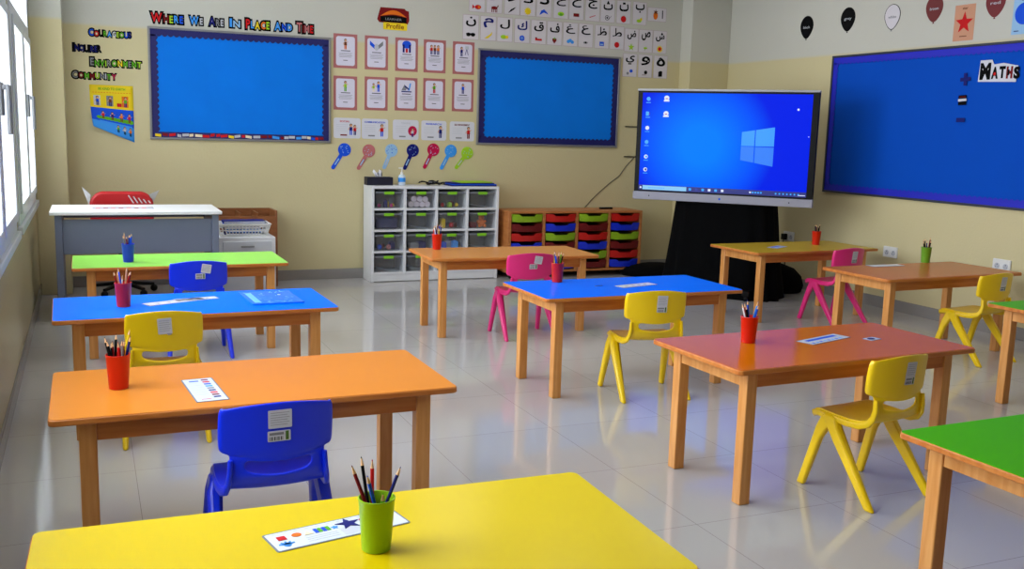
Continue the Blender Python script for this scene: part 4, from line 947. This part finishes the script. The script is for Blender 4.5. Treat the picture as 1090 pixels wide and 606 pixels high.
# cards between the boards
FIG = [('brown', 'orange', 'boy in an orange jacket'), ('blue', 'grey', 'open book'), ('blue', 'navy', 'blue arch'), ('red', 'navy', 'group of children'), ('navy', 'navy', 'child at a stand'),
       ('lime', 'green', 'child in green'), ('cream', 'blue', 'pair of figures'), ('grey', 'navy', 'figure on a skate board'), ('green', 'red', 'child in green and red'), ('blue', 'navy', 'child in blue')]
PK = mat('pink_card_border', (172, 100, 100), .6); CARD = mat('lilac_white_card', (214, 210, 226), .5)
xs = [2.012, 2.291, 2.569, 2.835, 3.114]
for r, zc in enumerate((1.864, 1.503)):
    for i in range(5):
        W_, H_ = .211, .293; k = r*5+i
        t = tag(Art().rect(0, W_, 0, H_, PK, 0, .0015).build('framed_card', None, None, fix=False), 'pink bordered card showing %s, %s row, %s from the left' % ((('a ' if FIG[k][2][0] != 'o' else 'an ')+FIG[k][2]).replace('a group', 'a group'), 'upper' if r == 0 else 'lower', ['first', 'second', 'third', 'fourth', 'last'][i]), 'card', 'pink bordered cards on the back wall')
        t.matrix_world = frame_back(xs[i], zc+(.006*i if r else 0)-.0, YB-.0005)
        A_ = Art(); A_.rect(.022, W_-.022, .022, H_-.022, CARD, .0016, .0008, r=.02); h = .0026
        c1, c2 = INKS[FIG[k][0]], INKS[FIG[k][1]]
        if k == 1: A_.poly([(.045, .25), (.105, .20), (.105, .165), (.045, .215)], c1, h); A_.poly([(.165, .25), (.105, .20), (.105, .165), (.165, .215)], c2, h); A_.disc(.105, .195, .02, .03, INKS['lightgrey'], h+.0005)
        elif k == 2:
            A_.disc(.105, .235, .042, .034, c1, h); A_.rect(.068, .085, .165, .235, c2, h+.0004); A_.rect(.126, .143, .165, .235, c2, h+.0004); A_.rect(.096, .115, .165, .2, INKS['red'], h+.0004)
        elif k == 3:
            for q_, cc in ((-.032, 'red'), (0, 'brown'), (.032, 'orange')): A_.person(.105+q_, .205, .085, INKS[cc], INKS['navy'], h+.0003*(q_ > 0))
        elif k == 7:
            A_.rect(.06, .155, .165, .175, c2, h); A_.poly([(.06, .18), (.09, .235), (.11, .2), (.1, .18)], c1, h); A_.line((.13, .18), (.145, .245), .012, INKS['sky'], h); A_.line((.09, .22), (.13, .19), .012, c2, h+.0004)
        elif k == 4:
            A_.person(.085, .205, .085, c1, c2, h); A_.line((.12, .175), (.135, .23), .005, c1, h); A_.line((.15, .175), (.135, .23), .005, c1, h); A_.rect(.12, .155, .225, .255, INKS['lightgrey'], h)
        elif k == 6: A_.person(.08, .20, .075, INKS['lime'], c1, h); A_.person(.125, .21, .09, c2, c2, h)
        else: A_.person(.105, .207, .09, c1, c2, h)
        A_.rect(.065, .148, .146, .152, BLACK, h, .0003)
        for q_ in range(4): A_.rect(.045+.006*(q_ % 2), W_-.045-.008*(q_ % 2), .128-.011*q_, .131-.011*q_, INKS['grey'], h, .0003)
        A_.rect(.085, .125, .065, .07, BLACK, h, .0003)
        A_.build('inner_panel', None, t, fix=False)
TTL = [('SOCIAL', 'red'), ('COMMUNICATION', 'blue'), ('THINKING', 'lightgrey'), ('RESEARCH', 'blue'), ('SELF MANAGEMENT', 'darkred')]
LW = mat('laminated_white', (214, 214, 222), .25)
for i, x in enumerate((2.013, 2.266, 2.553, 2.822, 3.098)):
    W_, H_ = .243, .178
    t = tag(Art().rect(0, W_, 0, H_, LW, 0, .0012, r=.02).build('skill_card', None, None, fix=False), 'white laminated card titled %s in the row above the paddles' % TTL[i][0], 'card', 'white skill cards on the back wall'); t.matrix_world = frame_back(x, 1.256, YB-.0005)
    A_ = Art(); h = .0014
    A_.text(TTL[i][0], .12 if i else .10, .148, .09+.06*(i in (1, 3, 4))+.04*(i == 1), .016, INKS[TTL[i][1]], h, bold=.02)
    for q_ in range(4): A_.rect(.025, .125, .118-.018*q_, .121-.018*q_, INKS['lightgrey'], h, .0003)
    A_.rect(.06, .12, .022, .034, INKS['grey' if i else 'darkred'], h, .0003)
    if i == 0: A_.person(.155, .08, .10, INKS['navy'], INKS['blue'], h); A_.person(.19, .075, .09, INKS['red'], INKS['navy'], h+.0006)
    elif i == 2: A_.disc(.185, .08, .042, .045, INKS['crimson'], h); A_.person(.185, .065, .08, INKS['lightgrey'], INKS['navy'], h+.001)
    else: A_.person(.185, .078, .11, INKS[['red', 'red', 'red', 'navy', 'red'][i]], INKS[['red', 'blue', 'red', 'navy', 'darkred'][i]], h)
    A_.build('print', None, t, fix=False)
SP = [((2.11, 1.155), (2.008, .998), 'blue', 'bright blue'), ((2.332, 1.149), (2.239, .995), 'rose', 'dusty pink'), ((2.541, 1.157), (2.476, 1.005), 'palesky', 'pale blue'), ((2.743, 1.160), (2.669, 1.0), 'navy', 'navy blue'),
      ((2.941, 1.170), (2.859, 1.012), 'crimson', 'crimson'), ((3.111, 1.163), (3.023, 1.006), 'sky', 'sky blue'), ((3.274, 1.146), (3.170, 1.012), 'lime', 'lime yellow')]
for (hx, hz), (tx, tz), c, cn in SP:
    A_ = Art(); A_.disc(0, 0, .058, .058, INKS[c], 0, .004, n=32)
    dx, dz = tx-hx, tz-hz; A_.line((dx*.2, dz*.2), (dx*.97, dz*.97), .034, INKS[c], .0002, .004); A_.disc(dx, dz, .017, .017, INKS[c], 0, .004)
    t = A_.build('paddle_cutout', None, None, fix=False); t.matrix_world = frame_back(hx, hz, YB-.0005); tag(t, '%s paddle shaped card cut-out under the white skill cards' % cn, 'cut-out', 'paddle cut-outs in a row')
    A_ = Art(); rr = random.Random(c)
    for k in range(12): a = rr.uniform(0, 6.28); r_ = .045*rr.random()**.5; A_.disc(r_*math.cos(a), r_*math.sin(a), .004, .004, INKS['palesky' if c != 'palesky' else 'blue'], .0043, .0004, n=6)
    A_.line((dx*.5, dz*.5), (dx*.85, dz*.85), .012, INKS['palesky' if c not in ('palesky', 'lime') else 'lightgrey'], .0046, .0004)
    A_.build('pattern', None, t, fix=False)
# profile sign
t = thing('profile_sign', 'dark red card sign with a yellow Profile label high on the back wall', 'sign'); t.matrix_world = frame_back(2.40, 2.218, YB-.0005)
A_ = Art(); A_.poly([(.0, .085), (.02, .06), (.28, .055), (.295, .09), (.29, .17), (.265, .175), (.25, .19), (.03, .19)], INKS['darkred'], 0, .003)
arc = [(.03+.24*k/16, .115+.055*math.sin(PI*k/16)) for k in range(17)]; arc2 = [(.27-.24*k/16, .115+.018*math.sin(PI*k/16)) for k in range(17)]
A_.poly(arc+arc2, INKS['orange'], .003, .0006)
A_.poly([(.03, .068), (.27, .066), (.27, .112), (.15, .128), (.03, .112)], BLACK, .0037, .0006); A_.text('LEARNER', .15, .092, .15, .02, INKS['grey'], .0044)
A_.build('badge', None, t, fix=False)
A_ = Art(); A_.rect(.055, .275, .0, .062, INKS['yellow'], .0045, .0015, r=.01); A_.text('Profile', .165, .032, .16, .042, INKS['darkred'], .0061, bold=.01); A_.build('label_plate', None, t, fix=False)

# Arabic letter cards
CARDA = mat('alphabet_card', (212, 206, 210), .5); CARDE = mat('card_edge_pink', (176, 150, 160), .5)
def pic(A_, k, cx, cy, s):
    g = INKS
    if k == 'fish': A_.disc(cx+.01, cy, s*.5, s*.32, g['red'], .002); A_.poly([(cx-.02, cy), (cx-.045, cy+.02), (cx-.045, cy-.02)], g['red'], .002); A_.disc(cx+.02, cy, s*.2, s*.2, g['orange'], .0026)
    elif k == 'horse': A_.disc(cx, cy+.005, s*.5, s*.24, g['darkred'], .002); [A_.rect(cx+q, cx+q+.007, cy-.035, cy, g['darkred'], .0021) for q in (-.028, -.012, .008, .022)]; A_.poly([(cx+.02, cy), (cx+.036, cy+.035), (cx+.042, cy+.02)], g['brown'], .002)
    elif k == 'feather': A_.poly([(cx-.04, cy-.03), (cx-.01, cy+.005), (cx+.04, cy+.03), (cx+.02, cy+.005), (cx-.01, cy-.015)], BLACK, .002)
    elif k == 'sun': A_.star(cx, cy, s*.62, g['yellow'], .002, 10, .7); A_.disc(cx, cy, s*.32, s*.32, g['yellow'], .0026)
    elif k == 'sunred': A_.star(cx, cy, s*.62, g['yellow'], .002, 10, .65); A_.disc(cx, cy, s*.3, s*.3, g['red'], .0032)
    elif k == 'dolphin': A_.poly([(cx-.045, cy-.025), (cx-.03, cy+.015), (cx, cy+.03), (cx+.035, cy), (cx+.045, cy-.015), (cx, cy)], g['blue'], .002)
    elif k == 'sheep': A_.disc(cx, cy, s*.55, s*.32, g['lime'], .002); A_.disc(cx, cy-.005, s*.3, s*.2, g['green'], .0026)
    elif k == 'box': A_.rect(cx-.03, cx+.03, cy-.014, cy+.012, g['darkred'], .002); A_.rect(cx-.03, cx+.03, cy+.012, cy+.017, g['brown'], .002)
    elif k == 'pencil': A_.line((cx-.03, cy-.01), (cx+.032, cy+.012), .006, g['red'], .002)
    elif k == 'snail': A_.disc(cx-.005, cy, s*.38, s*.38, BLACK, .002); A_.disc(cx-.005, cy, s*.3, s*.3, CARDA, .0028, .0004); A_.disc(cx-.005, cy, s*.15, s*.15, BLACK, .0034, .0004); A_.line((cx+.01, cy-.02), (cx+.04, cy+.02), .003, BLACK, .002)
    elif k == 'apple': A_.disc(cx, cy, s*.48, s*.5, g['red'], .002); A_.line((cx, cy+.02), (cx+.006, cy+.035), .004, g['brown'], .002)
    elif k == 'duck': A_.disc(cx-.005, cy-.005, s*.45, s*.25, g['lime'], .002); A_.disc(cx+.018, cy+.012, s*.22, s*.22, g['yellow'], .0026)
    elif k == 'pineapple': A_.disc(cx, cy-.01, s*.3, s*.45, g['orange'], .002); A_.star(cx, cy+.022, s*.35, g['brown'], .0026, 6, .4)
    elif k == 'glasses': A_.disc(cx-.022, cy, s*.36, s*.28, BLACK, .002); A_.disc(cx+.022, cy, s*.36, s*.28, BLACK, .002); A_.rect(cx-.045, cx+.045, cy+.006, cy+.012, BLACK, .002)
    elif k == 'banana': A_.poly([(cx-.04, cy-.025), (cx, cy-.022), (cx+.035, cy+.01), (cx+.04, cy+.04), (cx+.02, cy+.015), (cx-.01, cy-.005)], g['yellow'], .002)
    elif k == 'lemon': A_.disc(cx-.01, cy, s*.5, s*.3, g['lime'], .002); A_.disc(cx+.022, cy, s*.24, s*.24, g['yellow'], .0026)
    elif k == 'ball': A_.disc(cx, cy, s*.42, s*.42, g['blue'], .002); A_.line((cx-.02, cy), (cx+.02, cy), .004, g['palesky'], .0031); A_.line((cx, cy-.02), (cx, cy+.02), .004, g['palesky'], .0031)
    elif k == 'train': A_.rect(cx-.035, cx+.035, cy-.012, cy+.006, g['red'], .002); A_.rect(cx-.035, cx-.015, cy+.006, cy+.018, g['darkred'], .002)
    elif k == 'berry': A_.poly([(cx-.02, cy+.018), (cx+.02, cy+.018), (cx+.022, cy), (cx, cy-.03), (cx-.022, cy)], g['darkred'], .002); A_.star(cx, cy+.018, .014, g['green'], .0031)
    elif k == 'cloud': [A_.disc(cx+q, cy+p, s*.28, s*.26, g['sky'], .002+.0006*abs(q)*30) for q, p in ((-.02, 0), (0, .01), (.022, -.004))]
    elif k == 'eye': A_.disc(cx, cy, s*.4, s*.18, INKS['grey'], .002); A_.disc(cx, cy, s*.14, s*.14, BLACK, .0031)
    elif k == 'envelope': A_.rect(cx-.024, cx+.024, cy-.02, cy+.02, g['blue'], .002); A_.rect(cx-.016, cx+.016, cy-.012, cy+.0, g['palesky'], .0031)
    elif k == 'tomato': A_.disc(cx, cy, s*.44, s*.44, g['red'], .002)
    elif k == 'starfish': A_.star(cx, cy, s*.6, g['lime'], .002)
    elif k == 'bird': A_.disc(cx, cy, s*.35, s*.16, g['lime'], .002); A_.line((cx, cy), (cx-.01, cy-.022), .004, g['brown'], .002)
    elif k == 'boy': A_.disc(cx+.016, cy+.012, s*.3, s*.26, g['blue'], .002); A_.disc(cx-.022, cy-.012, s*.22, s*.22, g['grey'], .002)
    elif k == 'rose': A_.disc(cx+.008, cy+.006, s*.3, s*.3, BLACK, .002); A_.line((cx-.035, cy-.02), (cx+.01, cy-.018), .005, g['brown'], .002)
    elif k == 'pyramid': A_.poly([(cx-.022, cy-.028), (cx+.022, cy-.026), (cx+.024, cy+.024), (cx, cy+.03), (cx-.022, cy+.018)], BLACK, .002)
def acard(x0, x1, z0, z1, ch, kind, cn, colname, ltop=.72, lh=.38, lw=.62):
    W_, H_ = x1-x0, z1-z0
    o = Art().rect(0, W_, 0, H_, CARDE, 0, .001).rect(.003, W_-.003, .003, H_-.003, CARDA, .001, .0004).build('letter_card', None, None, fix=False); o.matrix_world = frame_back(x0, z0, YB-.0005)
    tag(o, 'Arabic letter %s card with %s picture, %s' % (ch, cn, colname), 'card', 'Arabic alphabet cards')
    A_ = Art(); A_.text(ch, W_/2, H_*ltop, W_*lw, H_*lh, INKS['navy'] if ch in 'كم' else BLACK, .002, .0008, bold=.012); [A_.text(ch, W_/2+ex, H_*ltop+ey, W_*lw, H_*lh, INKS['navy'] if ch in 'كم' else BLACK, .0021+.0001*q, .0008, bold=.012) for q, (ex, ey) in enumerate(((.0028, 0), (0, .0022), (.0028, .0022)))]; pic(A_, kind, W_/2, H_*.2, .062)
    A_.build('print', None, o, fix=False)
r2 = [('ن', 'glasses', 'sunglasses'), ('م', 'banana', 'a banana'), ('ل', 'lemon', 'a lemon'), ('ك', 'ball', 'a ball'), ('ق', 'train', 'a red train'), ('ف', 'berry', 'a strawberry'), ('غ', 'cloud', 'a blue cloud'), ('ع', 'eye', 'an eye'), ('ظ', 'envelope', 'an envelope'), ('ط', 'tomato', 'a tomato'), ('ض', 'starfish', 'a green star'), ('ص', 'bird', 'a small bird'), ('ش', 'sunred', 'a red sun')]
x2 = [3.206, 3.379, 3.545, 3.722, 3.893, 4.060, 4.229, 4.395, 4.572, 4.740, 4.903, 5.066, 5.230]
for (ch, k, cn), x in zip(r2, x2): acard(x, x+.157, 2.182+(-.012 if x > 4.85 else 0), 2.404+(-.012 if x > 4.85 else 0), ch, k, cn, 'second row of the alphabet')
r1 = [('س', 'fish', 'a red fish'), ('ز', 'horse', 'a horse'), ('ر', 'feather', 'a feather'), ('ذ', 'sun', 'a yellow sun'), ('د', 'dolphin', 'a dolphin'), ('خ', 'sheep', 'a sheep'), ('ح', 'box', 'a box'), ('ج', 'pencil', 'a pencil'), ('ث', 'snail', 'a snail'), ('ت', 'apple', 'an apple'), ('ب', 'duck', 'a duck')]
x1_ = [3.262, 3.434, 3.612, 3.774, 3.941, 4.119, 4.284, 4.458, 4.625, 4.802, 4.983]
for (ch, k, cn), x in zip(r1, x1_): acard(x, x+.157, 2.432, 2.652, ch, k, cn, 'top row of the alphabet')
t = Art().rect(0, .215, 0, .132, CARDE, 0, .001).rect(.003, .212, .003, .129, CARDA, .001, .0004).build('letter_card', None, None, fix=False); t.matrix_world = frame_back(5.153, 2.480, YB-.0005); tag(t, 'wide Arabic alif card with a pineapple picture at the right end of the top row', 'card', 'Arabic alphabet cards')
A_ = Art(); A_.text('ا', .17, .07, .012, .08, BLACK, .002, .0008, bold=.02); pic(A_, 'pineapple', .09, .065, .085); A_.build('print', None, t, fix=False)
for (ch, k, cn), x in zip([('ي', 'boy', 'a boy'), ('و', 'rose', 'a dark rose'), ('ه', 'pyramid', 'a dark pyramid')], (4.897, 5.073, 5.250)): acard(x, x+.16, 1.927, 2.152, ch, k, cn, 'lowest row beside the big screen')

# thin cable and hooks on the back wall
o = MB().tube([(5.08, YB-.004, 1.141), (4.98, YB-.004, 1.04), (4.917, YB-.004, .951), (4.80, YB-.004, .87), (4.69, YB-.004, .781), (4.60, YB-.004, .70), (4.528, YB-.004, .622)], (.003, .003)).build('wall_cable', mat('dark_cable', (60, 56, 50), .6), None, smooth=True); tag(o, 'thin dark cable running down the back wall from the screen to the tray unit', 'cable')
for k, z in enumerate((1.439, 1.141)):
    o = MB().box(4.955, 5.20, YB-.012, YB-.002, z-.005, z+.005).build('wall_bracket', BLKP, None, bevel=.001); tag(o, 'short black bracket on the back wall left of the screen, %s of the two' % ('upper', 'lower')[k], 'bracket', 'black brackets by the screen')

# right wall: balloons, cards, maths cut-outs, sockets
def balloon(y, z, w_, h_, c, word_, label):
    A_ = Art(); pts = []
    for k in range(32):
        a = 2*PI*k/32; r = 1.0; x = math.cos(a)*w_/2*(1 if math.sin(a) > 0 else (1-.28*abs(math.sin(a))**1.5)); yv = math.sin(a)*(h_*.42 if math.sin(a) > 0 else h_*.52); pts.append((x, yv))
    A_.poly(pts, c if c is not WHITE else BLACK, 0, .0015)
    if c is WHITE: A_.poly([(x*.93, y_*.95) for x, y_ in pts], CARDA, .0016, .0005)
    A_.poly([(-.010, -h_*.57), (.010, -h_*.57), (0, -h_*.50)], c if c is not WHITE else INKS['grey'], 0, .0015)
    o = A_.build('balloon_cutout', None, None, fix=False); o.matrix_world = frame_right(y, z, XR-.0005); tag(o, label, 'cut-out', 'balloon cut-outs on the right wall')
    A_ = Art(); A_.text(word_, 0, -.01, w_*.5, .022, INKS['lightgrey'] if c is not WHITE else INKS['grey'], .0024); A_.build('lettering', None, o, fix=False)
balloon(7.266, 2.372, .175, .215, BLACK, 'black', 'black balloon cut-out nearest the corner on the right wall')
balloon(6.745, 2.395, .175, .215, mat('dark_grey_balloon', (9, 9, 11), .7, spec=.1), 'grey', 'dark balloon cut-out, second from the corner on the right wall')
balloon(6.236, 2.368, .172, .215, WHITE, 'white', 'white balloon cut-out with a dark outline on the right wall')
balloon(5.808, 2.39, .168, .215, mat('brown_balloon', (104, 14, 16), .5), 'brown', 'brownish red balloon cut-out left of the star card')
balloon(5.250, 2.375, .17, .215, mat('maroon_balloon', (110, 6, 18), .5), 'red', 'dark maroon balloon cut-out right of the star card')
t = tag(Art().rect(0, .185, 0, .262, INKS['tan'], 0, .0015).build('shape_card', None, None, fix=False), 'peach card with a red star above the right wall board', 'card', 'shape cards'); t.matrix_world = frame_right(5.605, 2.118, XR-.0005)
A_ = Art(); A_.star(.093, .13, .082, INKS['red'], .002); A_.text('star', .093, .235, .05, .016, INKS['brown'], .002); A_.rect(.06, .125, .03, .036, INKS['brown'], .002, .0004); A_.build('print', None, t, fix=False)
t = tag(Art().rect(0, .185, 0, .262, INKS['palesky'], 0, .0015).build('shape_card', None, None, fix=False), 'light blue card with a blue circle at the right edge of the picture', 'card', 'shape cards'); t.matrix_world = frame_right(5.095, 2.128, XR-.0005)
A_ = Art(); A_.disc(.093, .14, .075, .075, INKS['blue'], .002, n=32); A_.text('circle', .093, .235, .06, .016, INKS['navy'], .002); A_.rect(.02, .06, .02, .026, INKS['navy'], .002, .0004); A_.build('print', None, t, fix=False)
XBD = XR-.0125
t = thing('maths_sign', 'cut-out word Maths in dark letters with white edges on the deep blue board', 'sign'); t.matrix_world = frame_right(5.318, 1.812, XBD)
A_ = Art(); A_.poly([(-.008, .0), (.315, -.012), (.322, .10), (.20, .125), (.12, .118), (.10, .152), (0, .152)], LW, 0, .002); A_.build('backing', None, t, fix=False)
x = 0; 
for ch, wd, hh, zc in (('M', .092, .12, .072), ('A', .058, .085, .058), ('T', .052, .085, .060), ('H', .052, .085, .056), ('S', .050, .085, .052)):
    A_ = Art(); A_.text(ch, x+wd/2+.004, zc, wd, hh, INKS['darkred'] if ch in 'H' else BLACK, .0024, .001, bold=.06)
    if ch == 'A': A_.disc(x+wd/2+.004, zc-.008, .010, .012, INKS['red'], .0036, .0006)
    if ch == 'H': A_.rect(x+.014, x+.03, zc-.02, zc+.02, BLACK, .0036, .0006)
    A_.build('letter', None, t, fix=False); x += wd+.008
MG = 'maths symbols on the deep blue board'
A_ = Art(); A_.rect(-.046, .046, -.014, .014, INKS['navy'], 0, .002); A_.rect(-.014, .014, -.046, -.014, INKS['navy'], 0, .002); A_.rect(-.014, .014, .014, .046, INKS['navy'], 0, .002)
o = A_.build('plus_symbol', None, None, fix=False); o.matrix_world = frame_right(5.440, 1.834, XBD) @ Matrix.Rotation(.05, 4, 'Z'); tag(o, 'navy plus sign cut-out on the deep blue board', 'sign', MG)
A_ = Art(); A_.rect(-.036, .036, .012, .036, BLACK, 0, .002); A_.rect(-.036, .036, -.036, -.010, BLACK, 0, .002); A_.rect(-.038, .038, -.008, .010, LW, 0, .0018); A_.rect(-.028, .028, .020, .026, INKS['darkred'], .002, .0004)
o = A_.build('equals_symbol', None, None, fix=False); o.matrix_world = frame_right(5.450, 1.682, XBD) @ Matrix.Rotation(.05, 4, 'Z'); tag(o, 'black and white equals sign cut-out on the deep blue board', 'sign', MG)
A_ = Art(); A_.rect(-.038, .038, -.015, .015, INKS['navy'], 0, .002)
o = A_.build('minus_symbol', None, None, fix=False); o.matrix_world = frame_right(5.450, 1.536, XBD); tag(o, 'navy minus sign cut-out, lowest symbol on the deep blue board', 'sign', MG)
for k, (y, z, wd) in enumerate(((7.30, .462, .15), (6.03, .470, .15), (4.965, .505, .15))):
    t = thing('wall_socket', 'white double wall socket on the right wall, %s' % ['with a black plug, beside the screen stand', 'between the two far tables', 'above the yellow chair at the brown table'][k], 'socket', group='wall sockets'); t.matrix_world = frame_right(y, z, XR-.0005)
    MB().prism(round_rect(wd/2, .044, .006), 0, .010).build('plate', PLUG, t, bevel=.002)
    for sx in (-1, 1):
        A_ = Art(); A_.disc(sx*wd*.24, -.006, .022, .022, INKS['lightgrey'], .0102, .001); A_.rect(sx*wd*.24-.003, sx*wd*.24+.003, 0, .008, BLACK, .0113, .0004); A_.rect(sx*wd*.24-.012, sx*wd*.24-.006, -.014, -.010, BLACK, .0113, .0004); A_.rect(sx*wd*.24+.006, sx*wd*.24+.012, -.014, -.010, BLACK, .0113, .0004)
        A_.build('outlet', None, t, fix=False)
    if k == 0:
        o = MB().prism(round_rect(.024, .028, .006), .0125, .05).build('power_plug', BLKP, None, bevel=.004); o.matrix_world = frame_right(7.30+.036, .456, XR-.0005); tag(o, 'black power plug pushed into the wall socket beside the screen stand', 'plug')
        MB().tube([(0, -.02, .035), (.0, -.06, .04), (.01, -.15, .02), (.02, -.30, .012), (.02, -.455+.02, .012)], (.004, .004)).build('cord', BLKP, o, smooth=True)
# small grey box on the corner column
o = MB().box(5.60, 5.68, 8.385, 8.4195, .50, .68).build('junction_box', INKS['grey'], None, bevel=.004); tag(o, 'small grey electrical box on the corner column behind the screen', 'box')
